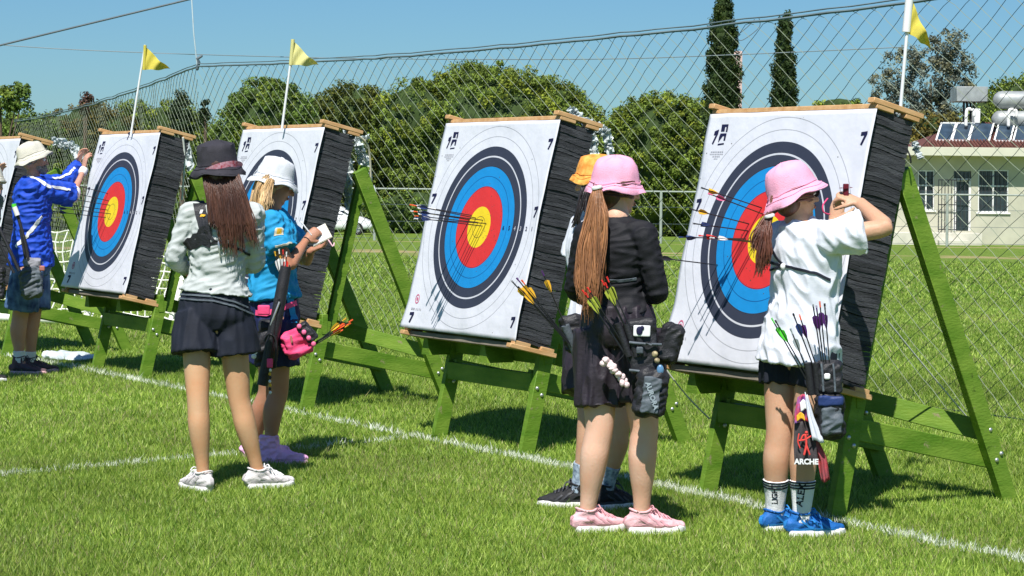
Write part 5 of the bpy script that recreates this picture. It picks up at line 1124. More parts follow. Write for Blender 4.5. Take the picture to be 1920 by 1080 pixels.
mb = MB(); mb.tube([pd + nx * .03 - ny * .04, pd + nx * .05 - ny * .07 - V((0, 0, .03)), pd + nx * .08 - V((-.01, 0, .08))], [.004] * 3, 6, res=3); mb.build('ribbon', mat('pale_pink_ribbon', (.8, .5, .55), .6, .1), e, origin=pd)
tag(e, 'small cream score pad held by the woman in turquoise', 'notepad')
pp = P(577, 434, 12.1); mb = MB(); mb.tube([pp + V((-.035, 0, .05)), pp + V((.02, .01, -.02))], [.0045, .003], 8); o = mb.build('pen', M_sock, None, origin=pp); o.location = pp; tag(o, 'pen in the right hand of the woman in turquoise', 'pen')
# ---- girl in pink hat and black top
J = dict(anL=P(1101, 960, 9.86), anR=P(1203, 962, 9.84), knL=P(1124, 802, 9.84), knR=P(1208, 804, 9.82), hipL=P(1124, 636, 9.88), hipR=P(1194, 638, 9.82), pelvis=P(1158, 615, 9.85), waist=P(1156, 545, 9.85), chest=P(1154, 478, 9.84), neck=P(1155, 402, 9.82), head=P(1156, 354, 9.84),
         shL=P(1102, 440, 9.93), shR=P(1206, 440, 9.74), elL=P(1078, 540, 10.0), wrL=P(1112, 566, 10.16), elR=P(1233, 546, 9.74), wrR=P(1214, 556, 9.90), toeL=nrm(V((.88, .42, 0))), toeR=nrm(V((.97, .2, 0))))
Fg = person('girl in pink bucket hat and black long sleeved top seen from behind', J, S_fair, (.40, .91), hf=(.90, .42, -.1), w=1.12, armdef=.012, hips=.165, waist=.128, chest=.150,
            handR=dict(d=nrm(V((-.25, .25, .75))), n=V((.6, -.7, 0)), t=-1, c=.8))
shirt(Fg, M_blackjersey, .07, d=.006, amp=.0040, seed=14, along=(1, 0, .2), wl=.038, sd=.008)
shorts(Fg, M_blackshort, .10, (.335, .30), d=.016, flare=.008, seed=15, amp=.010)
for an, td in ((J['anL'], J['toeL']), (J['anR'], J['toeR'])): shoe(Fg, an, td, M_pshoe, M_wsole, L_=.25, laces=M_ppan, sole_h=.026, panel=M_ppan)
hc = J['head']; bucket(Fg, hc + V((-.004, 0, .028)), (-.02, -.12, 1), M_pinkhat, crown=(.098, .074, .108), brim=(.126, .034), seed=6)
gs = [[P(1121, 352, 9.72), P(1117, 370, 9.70), P(1113, 410, 9.69), P(1103, 465, 9.68), P(1102, 530, 9.665), P(1106, 600, 9.66)], [P(1121, 352, 9.72), P(1122, 372, 9.69), P(1121, 410, 9.67), P(1118, 470, 9.655), P(1116, 530, 9.645), P(1110, 585, 9.645)], [P(1119, 352, 9.72), P(1112, 374, 9.71), P(1102, 414, 9.71), P(1090, 470, 9.70), P(1090, 525, 9.69), P(1098, 570, 9.68)], [P(1122, 352, 9.72), P(1124, 372, 9.70), P(1132, 405, 9.68), P(1127, 450, 9.67), P(1121, 500, 9.66), P(1117, 550, 9.66)]]
strands(Fg, H_auburn, gs, 820, .007, .017, r=.0021, wavy=.013, seed=8, name='ponytail', lenv=.25)
strands(Fg, H_brown, [[hc + V((-.02, -.06, -.01)), hc + V((-.05, -.085, -.005)), P(1121, 351, 9.74)]], 14, .010, .004, r=.004, cap=(hc, Fg.hf, (0, 0, 1), .98), seed=9, name='hair')
def sidehair(B, hc, tie, m_, seed, hup=(0, 0, 1), nm='side_hair'):
    f = nrm(B.hf); up = nrm(V(hup) - f * V(hup).dot(f)); r = f.cross(up); gs = []
    for z0 in (.035, .018, .0, -.018, -.034): gs.append([hc + f * (.048 - abs(z0) * .3) + r * .080 + up * z0, hc + f * .005 + r * .094 + up * (z0 * .95), hc - f * .045 + r * .086 + up * (z0 * .8 - .01), hc - f * .085 + r * .040 + up * (z0 * .5 - .015), tie])
    for z0 in (.02, -.01, -.04): gs.append([hc - f * .06 + r * .02 + up * (z0 + .02), hc - f * .105 + r * .0 + up * z0, hc - f * .115 + r * .01 + up * (z0 * .6 - .02), tie])
    strands(B, m_, gs, 190, .006, .003, r=.0026, seed=seed, name=nm, lenv=.02, wavy=.002)
sidehair(Fg, hc, P(1121, 353, 9.735), H_brown, 51)
mb = MB(); c = P(1119, 352, 9.715); q = nrm(V((.25, 0, -1))); mb.lathe([(.013, -.009), (.023, -.006), (.025, 0), (.023, .006), (.013, .009)], c, (q.orthogonal().normalized(), q.cross(q.orthogonal().normalized()), q), 18); mb.build('hair_tie', M_white, Fg.root, origin=Fg.o)
strap(Fg, Fg.shirt, ((1118, 522), (1160, 526), (1192, 522)), .012, M_greynyl, 'back_strap')
# ---- archer in orange cap behind her
J = dict(anL=P(1086, 912, 10.62), anR=P(1136, 914, 10.55), knL=P(1104, 780, 10.6), knR=P(1160, 790, 10.5), hipL=P(1105, 630, 10.72), hipR=P(1140, 632, 10.55), pelvis=P(1122, 612, 10.63), waist=P(1118, 540, 10.63), chest=P(1113, 468, 10.63), neck=P(1119, 385, 10.63), head=P(1121, 340, 10.62),
         shL=P(1096, 425, 10.76), shR=P(1123, 420, 10.48), elL=P(1080, 500, 10.8), wrL=P(1095, 540, 10.9), elR=P(1110, 510, 10.45), wrR=P(1105, 560, 10.5), toeL=nrm(V((-.85, .1, 0))), toeR=nrm(V((.75, .5, 0))))
E_ = person('archer in orange patterned cap half hidden behind the girl in black', J, S_mid, (-.78, .5), hf=(-.9, .35, -.1), w=.95, hips=.150, waist=.125, chest=.145)
shirt(E_, M_whitecot, .02, d=.016, sleeves=(.75, .75), amp=.006, seed=19, sd=.018, loose=.01); shorts(E_, M_blackshort, .08, (.32, .32), d=.02, flare=.02, seed=20)
for an, td in ((J['anL'], J['toeL']), (J['anR'], J['toeR'])): shoe(E_, an, td, M_kshoe, M_wsole, L_=.25, panel=M_kpan, laces=M_kpan)
M_psock = mat('patterned_sock', (.05, .08, .14), .9, .2, 55, .2, 200, col2=(.45, .55, .65))
sock(E_, J['anR'], J['knR'], .11, M_psock); sock(E_, J['anL'], J['knL'], .11, M_psock)
hc = J['head']; bucket(E_, hc + V((.005, 0, .030)), (.03, -.05, 1), M_orangehat, crown=(.100, .085, .085), brim=(.128, .03), seed=9)
strands(E_, H_dark, [[P(1105, 330, 10.56), P(1095, 360, 10.53), P(1085, 395, 10.52), P(1078, 425, 10.54)], [P(1108, 330, 10.55), P(1100, 365, 10.52), P(1092, 400, 10.51)]], 50, .010, .009, r=.0055, cap=(hc, E_.hf, (0, 0, 1), 1), seed=10)
# ---- girl in white T-shirt working at the nearest target
J = dict(anL=P(1453, 962, 9.93), anR=P(1503, 966, 9.80), knL=P(1462, 808, 9.9), knR=P(1512, 812, 9.82), hipL=P(1468, 664, 9.95), hipR=P(1530, 668, 9.82), pelvis=P(1500, 645, 9.88), waist=P(1506, 570, 9.88), chest=P(1512, 490, 9.88), neck=P(1494, 410, 9.88), head=P(1490, 364, 9.88),
         shL=P(1466, 448, 10.0), shR=P(1560, 446, 9.74), elL=P(1548, 478, 10.16), wrL=P(1563, 416, 10.26), elR=P(1660, 427, 9.72), wrR=P(1612, 380, 9.96), toeL=nrm(V((.80, .5, 0))), toeR=nrm(V((.95, .3, 0))))
Gg = person('girl in white T-shirt and pink bucket hat reaching up to the nearest target', J, S_mid, (.62, .78), hf=(.93, .34, .02), hup=(-.33, -.02, 1), w=1.08, hips=.150, waist=.130, chest=.155,
            handR=dict(d=nrm(V((-.85, .35, .35))), n=V((.25, -.55, .8)), t=-1, c=.85), handL=dict(d=nrm(V((.25, .1, .9))), n=V((-.5, -.8, .1)), t=1, c=.8))
shirt(Gg, M_whitecot, -.085, d=.022, sleeves=(.62, .58), amp=.010, seed=24, along=(-.7, .1, 1), wl=.062, loose=.028, sd=.022)
shorts(Gg, M_navycloth, .02, (.175, .175), d=.006, flare=.006, seed=25)
for an, td in ((J['anL'], J['toeL']), (J['anR'], J['toeR'])): shoe(Gg, an, td, M_bshoe, M_wsole, L_=.26, laces=M_bpan, sole_h=.024, panel=M_bpan)
for an, kn, tx, px, py, rt_ in ((J['anL'], J['knL'], 'LIGHT', 1453, 926, 1.62), (J['anR'], J['knR'], 'ALEX', 1502, 928, 1.42)):
    so, sbv = sock(Gg, an, kn, .155, M_sock, stripes=(.80, .88, .96)); v_, f_ = text_mesh(tx, .034 if tx == 'LIGHT' else .044, .001); decal(Gg, sbv, v_, f_, px, py, M_navycloth, 'sock_lettering', rot=rt_, off=.0025, parent=so)
hc = J['head']; bucket(Gg, hc + V((-.012, 0, .022)), (-.40, -.05, .93), M_pinkhat, crown=(.102, .076, .112), brim=(.142, .040), seed=11)
strands(Gg, H_dbr, [[P(1444, 402, 9.82), P(1437, 418, 9.80), P(1430, 440, 9.78), P(1424, 480, 9.775), P(1421, 520, 9.78)], [P(1445, 402, 9.81), P(1440, 418, 9.79), P(1438, 440, 9.77), P(1437, 475, 9.765), P(1430, 510, 9.77)], [P(1443, 402, 9.82), P(1431, 420, 9.80), P(1420, 440, 9.79), P(1415, 475, 9.79)]], 260, .008, .014, r=.0028, wavy=.012, seed=12, name='ponytail', lenv=.3)
strands(Gg, H_dbr, [[hc + V((-.03, -.05, -.03)), hc + V((-.07, -.065, -.06)), P(1444, 403, 9.82)]], 14, .010, .004, r=.004, cap=(hc, Gg.hf, Gg.hup, .97), seed=13)
sidehair(Gg, hc, P(1444, 404, 9.81), H_dbr, 52, Gg.hup)
mb = MB(); c = P(1443, 405, 9.79); q = nrm(V((.3, 0, -1))); mb.lathe([(.012, -.008), (.022, -.006), (.024, 0), (.022, .006), (.012, .008)], c, (q.orthogonal().normalized(), q.cross(q.orthogonal().normalized()), q), 18); mb.build('hair_tie', M_white, Gg.root, origin=Gg.o)
strap(Gg, Gg.shirt, ((1428, 478), (1446, 492), (1468, 498), (1500, 505), (1530, 513), (1556, 525)), .012, M_navycloth, 'chest_guard_strap'); strap(Gg, Gg.shirt, ((1470, 498), (1455, 480), (1446, 462)), .012, M_navycloth, 'chest_guard_strap')
strap(Gg, Gg.shirt, ((1430, 512), (1448, 505), (1468, 500)), .010, M_navycloth, 'chest_guard_strap')
mb = MB(); h = hit(Gg.shirt, 1470, 500, .010)
if h: mb.ell(h[0], (.012, .008, .014)); mb.build('buckle', M_white, Gg.root, origin=Gg.o)
mb = MB(); f = Gg.hf; up = nrm(Gg.hup - f * Gg.hup.dot(f)); r_ = f.cross(up)
for s_ in (-1, 1):
    mb.ell(hc + f * .092 + r_ * s_ * .032 + up * .002, (.026, .006, .019), (r_, f, up)); mb.tube([hc + f * .085 + r_ * s_ * .056 + up * .004, hc + f * .03 + r_ * s_ * .076, hc - f * .02 + r_ * s_ * .082], [.0025] * 3, 6)
mb.build('sunglasses', M_black, Gg.root, origin=Gg.o)
tl = P(1586, 357, 9.98); mb = MB(); q = nrm(V((-.3, .1, 1))); mb.lathe([(.018, -.006), (.026, -.006), (.026, .006), (.018, .006), (.018, -.006)], tl + V((0, 0, .012)), (q.orthogonal().normalized(), V((1, 0, 0)), V((0, 1, 0))), 16); mb.box(tl, (.012, .012, .03), bev=.003); o = mb.build('pin_tool', mat('dark_red_plastic', (.12, .01, .02), .4, .1), None, origin=tl); o.location = tl
tag(o, 'small dark red tool in the raised hands of the girl in white', 'tool')
cordl([P(1552, 372, 10.14), P(1543, 385, 10.12), P(1545, 398, 10.12), P(1556, 402, 10.14)], .0035, M_pink, 'short coral cord looped at the left hand of the girl in white', res=5)
# ---- man in blue
J = dict(anR=P(36, 672, 17.5), anL=P(57, 673, 17.65), knR=P(38, 592, 17.5), knL=P(62, 592, 17.65), hipR=P(52, 512, 17.45), hipL=P(64, 512, 17.72), pelvis=P(58, 498, 17.58), waist=P(60, 435, 17.58), chest=P(60, 382, 17.58), neck=P(62, 330, 17.58), head=P(64, 298, 17.58),
         shR=P(60, 352, 17.45), shL=P(74, 346, 17.86), elR=P(136, 366, 17.72), wrR=P(157, 318, 17.98), elL=P(124, 342, 18.12), wrL=P(147, 306, 18.3), toeR=nrm(V((.95, -.1, 0))), toeL=nrm(V((.95, .25, 0))))
Bm = person('bearded man in beige hat and royal blue shirt reaching up to the target', J, S_ruddy, (.97, .25), hf=(.97, .2, -.12), w=1.08, armdef=.01, hips=.165, waist=.155, chest=.170, depth=1.15,
            handR=dict(d=nrm(V((.1, .15, 1))), n=V((-.8, -.6, 0)), t=-1, c=.35), handL=dict(d=nrm(V((.2, 0, .9))), n=V((-.9, .3, 0)), t=1, c=.5))
shirt(Bm, M_blueshirt, .0, d=.022, amp=.010, seed=30, along=(1, 0, .15), wl=.05, loose=.02, sleeves=('long', .95), sd=.022)
M_camo = mat('blue_camo', (.01, .03, .12), .7, .2, 14, .1, 100, col2=(.12, .22, .40)); shorts(Bm, M_camo, .05, (.33, .33), d=.02, flare=.022, seed=31)
strap(Bm, Bm.shirt, ((32, 322), (52, 330), (72, 338), (92, 350)), .03, M_white, 'shoulder_stripe'); strap(Bm, Bm.shirt, ((92, 350), (112, 352), (132, 356)), .022, M_white, 'sleeve_stripe'); strap(Bm, Bm.shirt, ((98, 334), (112, 334), (130, 326), (140, 314)), .02, M_white, 'sleeve_stripe')
strap(Bm, Bm.shirt, ((30, 462), (48, 445), (64, 425), (78, 405)), .03, M_white, 'sling_strap')
mb = MB(); a, b = J['elR'], J['wrR']; mb.tube([a.lerp(J['shR'], .06), a, a.lerp(b, .12)], [.062, .064, .056], 14); mb.build('elbow_pad', M_white, Bm.root, origin=Bm.o)
mb = MB(); mb.tube([b.lerp(a, .10), b.lerp(a, .02)], [.036, .035], 14); mb.build('wristband', M_white, Bm.root, origin=Bm.o)
for an, td in ((J['anR'], J['toeR']), (J['anL'], J['toeL'])): shoe(Bm, an, td, M_dshoe, M_pshoe, L_=.28, panel=M_kpan, laces=M_kpan)
sock(Bm, J['anR'], J['knR'], .06, M_sock); sock(Bm, J['anL'], J['knL'], .06, M_sock)
hc = J['head']; bucket(Bm, hc + V((-.022, 0, .028)), (-.38, -.05, .93), M_beigehat, crown=(.104, .080, .095), brim=(.145, .045), seed=14)
M_beard = mat('grey_beard', (.14, .10, .08), .9, .4, 60, .6, 200, col2=(.40, .34, .30)); mb = MB(); f = Bm.hf; r_ = f.cross(V((0, 0, 1))); u = V((0, 0, 1))
mb.ell(hc + f * .070 - u * .078, (.046, .038, .038), (r_, f, u)); mb.ell(hc + f * .040 - u * .066, (.061, .045, .032), (r_, f, u)); mb.ell(hc + f * .088 - u * .046, (.030, .014, .008), (r_, f, u)); mb.build('beard', M_beard, Bm.root, origin=Bm.o)
mb = MB(); mb.ell(hc - f * .02 + u * .02, (.078, .092, .088), (r_, f, u)); mb.ell(hc - f * .04 - u * .03, (.066, .06, .05), (r_, f, u)); mb.build('hair', M_beard, Bm.root, origin=Bm.o)
# ---- person cut off at the left edge
J = dict(anR=P(-48, 700, 16.6), anL=P(-26, 700, 16.8), knR=P(-46, 615, 16.6), knL=P(-24, 615, 16.8), hipR=P(-34, 530, 16.6), hipL=P(-24, 530, 16.85), pelvis=P(-28, 515, 16.7), waist=P(-22, 455, 16.7), chest=P(-16, 405, 16.7), neck=P(-10, 365, 16.7), head=P(-5, 342, 16.7),
         shR=P(-14, 385, 16.5), shL=P(-4, 380, 16.9), elR=P(4, 440, 16.5), wrR=P(24, 400, 16.7), elL=P(8, 375, 17.0), wrL=P(14, 338, 17.2), toeR=nrm(V((1, 0, 0))), toeL=nrm(V((1, .1, 0))))
J['wrR'] = P(-6, 455, 16.85)
J = {k: (v + V((-.07, 0, 0)) if k[:3] != 'toe' else v) for k, v in J.items()}
A_ = person('person in grey shirt and beige cap cut off by the left picture edge', J, S_mid, (.95, .3), hf=(.95, .3, -.2), w=1.0, handL=dict(d=V((.15, 0, 1)), n=V((-.8, .3, 0)), t=1, c=.3))
shirt(A_, mat('grey_shirt', (.20, .21, .22), .8, .1, 10, .1, 100), .02, d=.02, amp=.007, seed=36, loose=.015, sleeves=(.6, .6), sd=.02); shorts(A_, M_black, .05, (.33, .33), d=.02, flare=.02, seed=37)
for an, td in ((J['anR'], J['toeR']), (J['anL'], J['toeL'])): shoe(A_, an, td, M_kshoe, M_wsole, L_=.28, panel=M_kpan)
bucket(A_, J['head'] + V((-.0, 0, .026)), (-.1, 0, 1), M_beigehat, crown=(.102, .085, .09), brim=(.125, .03), seed=17)
# ================================================================== quivers, pouches, towels
def rbx(nm, px0, py0, px1, py1, D, th, m_, par, o, rot=0, amp=.004, seed=1, bev=.012, depth_dir=None):
    a = P(px0, py0, D); b = P(px1, py1, D); c = (a + b) / 2; hw = abs(b.x - a.x) / 2; hh = abs(a.z - b.z) / 2; X = V((math.cos(rot), 0, math.sin(rot))); Z = V((-math.sin(rot), 0, math.cos(rot)))
    mb = MB(); mb.box(c, (hw, th / 2, hh), (X, V((0, 1, 0)), Z), bev=min(bev, hw * .45, hh * .45, th * .4)); co, no, fs = remesh(mb, max(.0045, min(hw, hh) / 9), 2)
    if amp: co = folds(co, no, amp, .035, (1, 0, .4), seed, 3)
    return mesh_obj(nm, (co - np.array(o, np.float32)).tolist(), fs, m_, par)
def flat(nm, vs, fs, c, m_, par, o, rot=0, sc=1):
    out = [c + V((math.cos(rot) * x - math.sin(rot) * y, 0, math.sin(rot) * x + math.cos(rot) * y)) * sc for x, y in [(v[0], v[1]) for v in vs]]; return mesh_obj(nm, out, fs, m_, par, smooth=False, origin=o)
def tb(nm, pts, r, m_, par, o, n=10, res=3, cap='flat'):
    mb = MB(); mb.tube(pts, r if isinstance(r, list) else [r] * len(pts), n, res=res, cap=cap); return mb.build(nm, m_, par, origin=o)
# -- quiver of the girl in black
o = P(1212, 690, 9.64); q = empty('quiver', o)
rbx('hip_panel', 1178, 596, 1232, 700, 9.66, .06, M_black, q, o, rot=.1, seed=2); rbx('pouch', 1190, 690, 1250, 784, 9.62, .075, M_black, q, o, rot=-.12, amp=.006, seed=3, bev=.025); rbx('side_pouch', 1234, 606, 1276, 682, 9.70, .10, M_black, q, o, rot=-.28, amp=.006, seed=4, bev=.02)
el_ = MB(); vs = [(.030 * math.cos(a * math.tau / 20), .056 * math.sin(a * math.tau / 20)) for a in range(20)]
pn = rbx('grey_panel', 1204, 706, 1238, 776, 9.575, .012, M_greynyl, q, o, rot=-.10, amp=.004, seed=5, bev=.012)
v_, f_ = text_mesh('AURORA', .030, .0012); flat('lettering', v_, f_, P(1222, 742, 9.562), mat('pale_print', (.32, .38, .42), .6, .1), pn, o, rot=-1.25)
rbx('white_label', 1187, 609, 1220, 632, 9.615, .008, M_white, q, o, rot=-.03, amp=0, bev=.004); mb = MB(); mb.ell(P(1199, 620, 9.608), (.014, .003, .019), nu=12, nv=8); mb.ell(P(1204, 615, 9.608), (.009, .003, .010), nu=12, nv=8); mb.build('label_mark', M_ink, q, origin=o)
for i in range(3): tb('tube', [P(1158 + 16 * i, 606 + 2 * i, 9.63), P(1180 + 14 * i, 668, 9.635)], .016, M_black, q, o, res=1)
for y in (642, 694): tb('webbing', [P(1180, y, 9.615), P(1210, y + 3, 9.605), P(1240, y + 4, 9.625)], .006, M_greynyl, q, o)
rbx('buckle', 1193, 650, 1206, 664, 9.60, .012, M_greynyl, q, o, amp=0, bev=.003)
mb = MB(); r2 = random.Random(5)
for k in range(26):
    t = k / 25; c = P(1130 + 42 * t + r2.uniform(-5, 5), 679 + 38 * t ** 1.6 + r2.uniform(-5, 5), 9.66 + r2.uniform(-.01, .01)); mb.ell(c, (r2.uniform(.009, .017), .012, r2.uniform(.009, .016)), nu=10, nv=7)
mb.build('fluffy_charm', mat('pale_pink_fluff', (.85, .66, .66), .9, .1, 40, .6, 120), q, origin=o)
tb('charm_cord', [P(1185, 640, 9.62), P(1168, 668, 9.64), P(1150, 684, 9.65)], .003, M_bl, q, o)
mb = MB(); mb.ell(P(1238, 694, 9.60), (.016, .010, .024)); mb.build('blue_fob', mat('blue_plastic', (.10, .22, .38), .2, .1, spec=.7), q, origin=o)
mb = MB(); mb.ell(P(1228, 664, 9.60), (.014, .010, .014)); mb.ell(P(1232, 676, 9.60), (.012, .010, .012)); mb.build('figure_fob', mat('tan_fob', (.55, .45, .25), .5, .4, 80, col2=(.1, .08, .06)), q, origin=o)
tag(q, 'black hip quiver with white label and grey lettered pouch of the girl in black', 'quiver')
for k, (nx_, ny_, tx_, ty_) in enumerate(((1133, 535, 1196, 662), (1142, 529, 1204, 664), (1139, 540, 1198, 668), (1098, 553, 1172, 662), (1107, 548, 1180, 664), (1103, 558, 1174, 668))):
    arrow(P(tx_, ty_, 9.635), P(nx_, ny_, 9.60), 'lime', 'red', 'arrow with red nock and lime vanes in the quiver of the girl in black', 'arrows of the girl in black', wrap=None, L_=.345)
# -- quiver of the orange capped archer
o = P(1078, 640, 10.4); q = empty('quiver', o); rbx('pouch', 1054, 588, 1096, 660, 10.38, .07, M_black, q, o, rot=.25, amp=.005, seed=8, bev=.02); tb('tube', [P(1060, 610, 10.33), P(1090, 690, 10.36)], .02, M_greynyl, q, o, res=1)
tag(q, 'dark quiver worn by the archer in the orange cap', 'quiver')
for k, (nx_, ny_, va, nk) in enumerate(((966, 534, 'yellow', 'black'), (975, 529, 'yellow', 'purple'), (984, 533, 'yellow', 'orange'), (1020, 517, 'yellow', 'purple'), (978, 545, 'yellow', 'black'))):
    arrow(P(1076 + k, 655, 10.33), P(nx_, ny_, 10.30), va, nk, 'yellow vaned arrow in the quiver of the archer in the orange cap', 'arrows of the orange capped archer', L_=round(math.hypot(1076 - nx_, 655 - ny_) / 405, 2))
# -- quiver of the girl in white
o = P(1558, 740, 9.6); q = empty('quiver', o)
rbx('pocket', 1532, 676, 1578, 738, 9.61, .06, M_black, q, o, amp=.005, seed=11); rbx('pouch', 1528, 736, 1584, 824, 9.60, .07, M_black, q, o, rot=.04, amp=.006, seed=12, bev=.025)
rbx('blue_panel', 1534, 742, 1582, 762, 9.565, .02, mat('navy_nylon', (.02, .04, .14), .5, .2, 14, .3, 60), q, o, amp=.003, seed=13, bev=.006); rbx('mesh_pocket', 1540, 764, 1580, 816, 9.562, .02, M_greynyl, q, o, rot=.06, amp=.007, seed=14, bev=.01)
rbx('buckle', 1545, 700, 1557, 712, 9.575, .01, M_white, q, o, amp=0, bev=.003)
for i in range(4): tb('tube', [P(1514 + 15 * i, 680, 9.60), P(1522 + 13 * i, 740, 9.61)], .017, M_black, q, o, res=1)
for xx in (1540, 1562): tb('webbing', [P(xx, 682, 9.575), P(xx + 2, 700, 9.57), P(xx + 4, 734, 9.565)], .005, M_greynyl, q, o)
tag(q, 'black and navy hip quiver of the girl in the white shirt', 'quiver')
for (nx_, ny_, tx_, ty_, va, nk) in ((1452, 606, 1512, 712, 'green', 'green'), (1459, 610, 1516, 708, 'green', 'black'), (1486, 626, 1520, 712, 'grey', 'grey'), (1491, 598, 1536, 716, 'navy', 'black'), (1502, 600, 1540, 716, 'purple', 'orange'), (1526, 582, 1546, 716, 'purple', 'black'), (1538, 576, 1552, 716, 'purple', 'orange'), (1547, 580, 1558, 716, 'purple', 'black'), (1532, 584, 1549, 716, 'purple', 'purple')):
    arrow(P(tx_, ty_, 9.60), P(nx_, ny_, 9.57), va, nk, '%s vaned arrow with %s nock in the quiver of the girl in white' % (va, nk), 'arrows of the girl in white', L_=round(math.hypot(tx_ - nx_, ty_ - ny_) / 435, 2))
o = P(1515, 745, 9.6); e = empty('towel', o)
def drape(nm, pxs, D, m_, seed, par, th=.006, amp=.012):
    """cloth hanging between a left and a right edge given as pixel rows"""
    vs = []; n = 12; rows = []
    for i in range(len(pxs) - 1):
        for k in range(6): t = k / 6; rows.append([pxs[i][j] * (1 - t) + pxs[i + 1][j] * t for j in range(3)])
    rows.append(pxs[-1])
    for i, (y, x0, x1) in enumerate(rows):
        for k in range(n + 1):
            u = k / n; vs.append(P(x0 + (x1 - x0) * u, y + 3 * math.sin(u * 5 + seed), D + amp * math.sin(u * 9 + seed + i * .12) + amp * .6 * noise.noise(V((u * 4, i * .25, seed)))))
    K = len(vs); vs += [v + V((0, th, 0)) for v in vs]; fs = []; m2 = n + 1; R_ = len(rows)
    for i in range(R_ - 1):
        for k in range(n): a = i * m2 + k; fs += [(a, a + m2, a + m2 + 1, a + 1), (K + a, K + a + 1, K + a + m2 + 1, K + a + m2)]
    for i in range(R_ - 1):
        for k in (0, n): a = i * m2 + k; f = (a, K + a, K + a + m2, a + m2); fs.append(f if k else f[::-1])
    for i in (0, R_ - 1):
        for k in range(n): a = i * m2 + k; fs.append((a, a + 1, K + a + 1, K + a) if i == 0 else (a + 1, a, K + a, K + a + 1))
    return mesh_obj(nm, vs, fs, m_, par, origin=o)
drape('dark_panel', [(790, 1490, 1522), (830, 1488, 1530), (868, 1490, 1534)], 9.60, mat('dark_grey_towel', (.07, .06, .065), .9, .2, 30, .3, 200), 1, e)
drape('printed_panel', [(742, 1496, 1516), (770, 1490, 1518), (792, 1490, 1522)], 9.595, mat('colour_print', (.65, .05, .04), .85, .1, 26, .2, 200, col2=(.12, .14, .50)), 2, e)
drape('yellow_patch', [(776, 1494, 1508), (788, 1494, 1510)], 9.580, VANE['yellow'], 2, e, amp=.003); drape('white_patch', [(752, 1500, 1512), (770, 1502, 1518)], 9.580, M_white, 2, e, amp=.003)
drape('white_strip', [(738, 1509, 1514), (780, 1514, 1526), (828, 1524, 1546)], 9.565, M_whitecot, 4, e, amp=.004)
drape('red_tail', [(826, 1522, 1534), (860, 1532, 1550), (902, 1540, 1556)], 9.61, mat('red_grey_cloth', (.12, .08, .09), .9, .2, 16, .3, 200, col2=(.70, .08, .10)), 6, e)
v_, f_ = text_mesh('ARCHE', .032, .0015); flat('lettering', v_, f_, P(1512, 866, 9.575), M_white, e, o, rot=0)
mr = mat('coral_print', (.75, .07, .06), .8, .05)
mb = MB(); c = lambda x, y: P(x, y, 9.572)
for pts, r in (([(1502, 824), (1506, 816), (1514, 815)], .0035), ([(1510, 816), (1512, 834), (1508, 852)], .005), ([(1512, 834), (1518, 852)], .004), ([(1499, 826), (1510, 824), (1520, 818)], .0035), ([(1498, 814), (1496, 828), (1500, 840)], .003)): mb.tube([c(*p) for p in pts], [r] * len(pts), 6, res=3)
mb.ell(c(1512, 811), .007, nu=8, nv=6); mb.build('archer_print', mr, e, origin=o)
tag(e, 'hanging towel with coral archer print and white strip beside the white shirted girl', 'towel')
# -- quiver of the woman in turquoise
o = P(510, 620, 11.9); q = empty('quiver', o)
tb('arrow_tube', [P(536, 500, 11.93), P(516, 610, 11.90), P(492, 722, 11.90)], [.030, .034, .030], M_black, q, o, n=14); tb('arrow_tube', [P(520, 560, 11.88), P(508, 640, 11.87), P(500, 700, 11.88)], [.016] * 3, M_black, q, o)
rbx('back_panel', 482, 600, 522, 690, 11.94, .05, M_black, q, o, rot=-.1, amp=.006, seed=21)
rbx('belt_buckle', 483, 572, 506, 591, 11.86, .014, M_pink, q, o, amp=0, bev=.004)
rbx('pink_pouch', 530, 618, 584, 668, 11.93, .07, M_pink, q, o, rot=.42, amp=.010, seed=22, bev=.02); rbx('pouch_rim', 556, 612, 596, 634, 11.92, .075, M_black, q, o, rot=-.85, amp=.003, seed=23, bev=.008)
for i in range(4): mb = MB(); mb.ell(P(561 + i * 9, 612 + i * 11, 11.875), (.013, .008, .014)); mb.build('rosette', VANE['pink'], q, origin=o)
rbx('zip_tab', 544, 628, 549, 644, 11.885, .006, M_lip, q, o, rot=.2, amp=0, bev=.001)
mb = MB()
for k, (x, y) in enumerate(((474, 642), (480, 636), (470, 656), (478, 660), (482, 652), (476, 668))): mb.ell(P(x, y, 11.86), (.014, .008, .014), nu=10, nv=7)
mb.build('white_charm', M_white, q, origin=o)
rbx('red_tag', 500, 672, 512, 690, 11.85, .008, M_pink, q, o, amp=0, bev=.002)
for k in range(7): mb = MB(); mb.ell(P(507 - (k % 2), 694 + 7 * k, 11.85), (.0075, .0075, .009), nu=8, nv=6); mb.build('bead', (M_white, VANE['yellow'], M_black)[k % 3], q, origin=o)
tb('black_strap', [P(496, 640, 11.86), P(505, 625, 11.85), P(518, 640, 11.86), P(516, 690, 11.87)], .006, M_black, q, o)
tb('silver_clip', [P(524, 566, 11.87), P(515, 590, 11.86), P(508, 610, 11.87)], .006, M_steel, q, o)
tag(q, 'black tube quiver with hot pink pouch worn by the woman in turquoise', 'quiver')
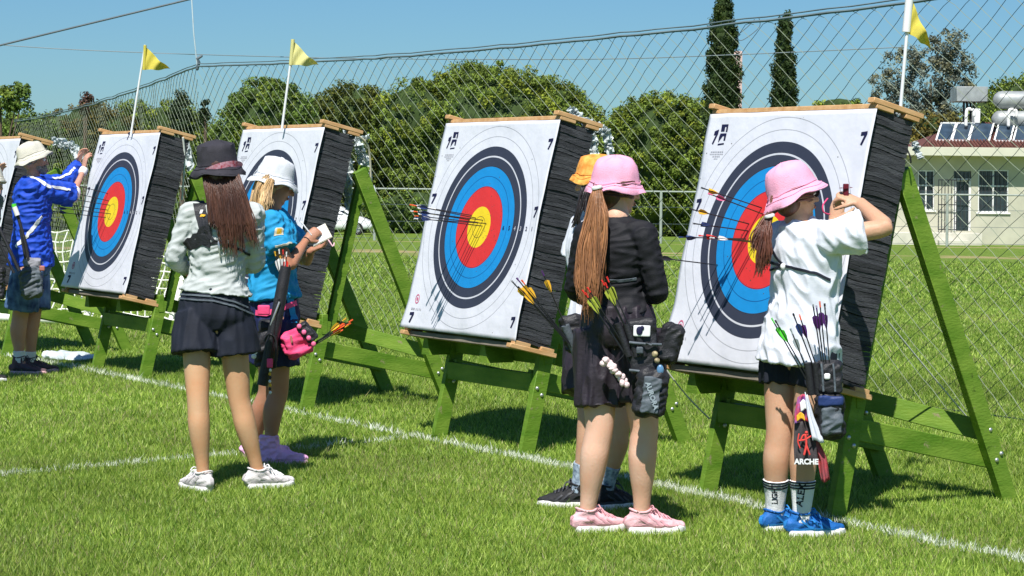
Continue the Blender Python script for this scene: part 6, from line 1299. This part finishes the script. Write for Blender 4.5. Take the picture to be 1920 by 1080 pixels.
for k, (x, y, va, nk) in enumerate(((517, 480, 'white', 'yellow'), (524, 476, 'white', 'white'), (531, 477, 'white', 'red'), (537, 481, 'red', 'white'), (527, 488, 'purple', 'yellow'))):
    arrow(P(528 + k * 2, 530, 11.93), P(x, y, 11.92), va, nk, '%s vaned arrow with %s nock standing in the tube of the woman in turquoise' % (va, nk), 'arrows standing in the tube quiver', L_=.15)
for k, (x, y, nk) in enumerate(((654, 604, 'orange'), (650, 610, 'orange'), (642, 602, 'yellow'), (646, 614, 'yellow'))):
    arrow(P(590 + k, 642 + k, 11.92), P(x, y, 11.90), 'yellow' if k > 1 else 'orange', nk, 'bright %s arrow sticking out sideways from the pink pouch' % nk, 'arrows sticking out of the pink pouch', L_=.21)
# -- quiver of the man
o = P(60, 520, 17.2); q = empty('quiver', o); rbx('pouch', 38, 500, 78, 560, 17.2, .09, M_greynyl, q, o, rot=.12, amp=.010, seed=31, bev=.03); rbx('belt_pocket', 44, 484, 76, 502, 17.22, .07, mat('grey_mottled', (.25, .25, .28), .8, .4, 20), q, o, amp=.006, seed=32)
tb('arrow_tube', [P(30, 392, 17.22), P(46, 450, 17.2), P(56, 500, 17.2)], .013, M_black, q, o, res=1); tb('arrow_tube', [P(38, 430, 17.2), P(50, 500, 17.2)], .010, M_black, q, o, res=1)
tb('white_cap', [P(27, 388, 17.2), P(33, 404, 17.2)], .02, M_white, q, o, res=1); tb('green_cap', [P(26, 382, 17.2), P(27, 388, 17.2)], .019, VANE['green'], q, o, res=1)
rbx('red_clip', 74, 498, 84, 508, 17.18, .02, M_lip, q, o, amp=0, bev=.004); tag(q, 'grey hip quiver with black tubes worn by the bearded man', 'quiver')
o = P(10, 470, 16.4); q = empty('quiver', o); tb('arrow_tube', [P(-6, 418, 16.4), P(14, 460, 16.38), P(36, 508, 16.38)], .013, M_black, q, o, res=1); tb('arrow_tube', [P(-10, 436, 16.4), P(26, 512, 16.4)], .010, M_black, q, o, res=1)
rbx('pouch', -20, 500, 8, 560, 16.4, .08, M_black, q, o, amp=.008, seed=41); tag(q, 'black tube quiver crossing in front of the man, from the left edge', 'quiver')
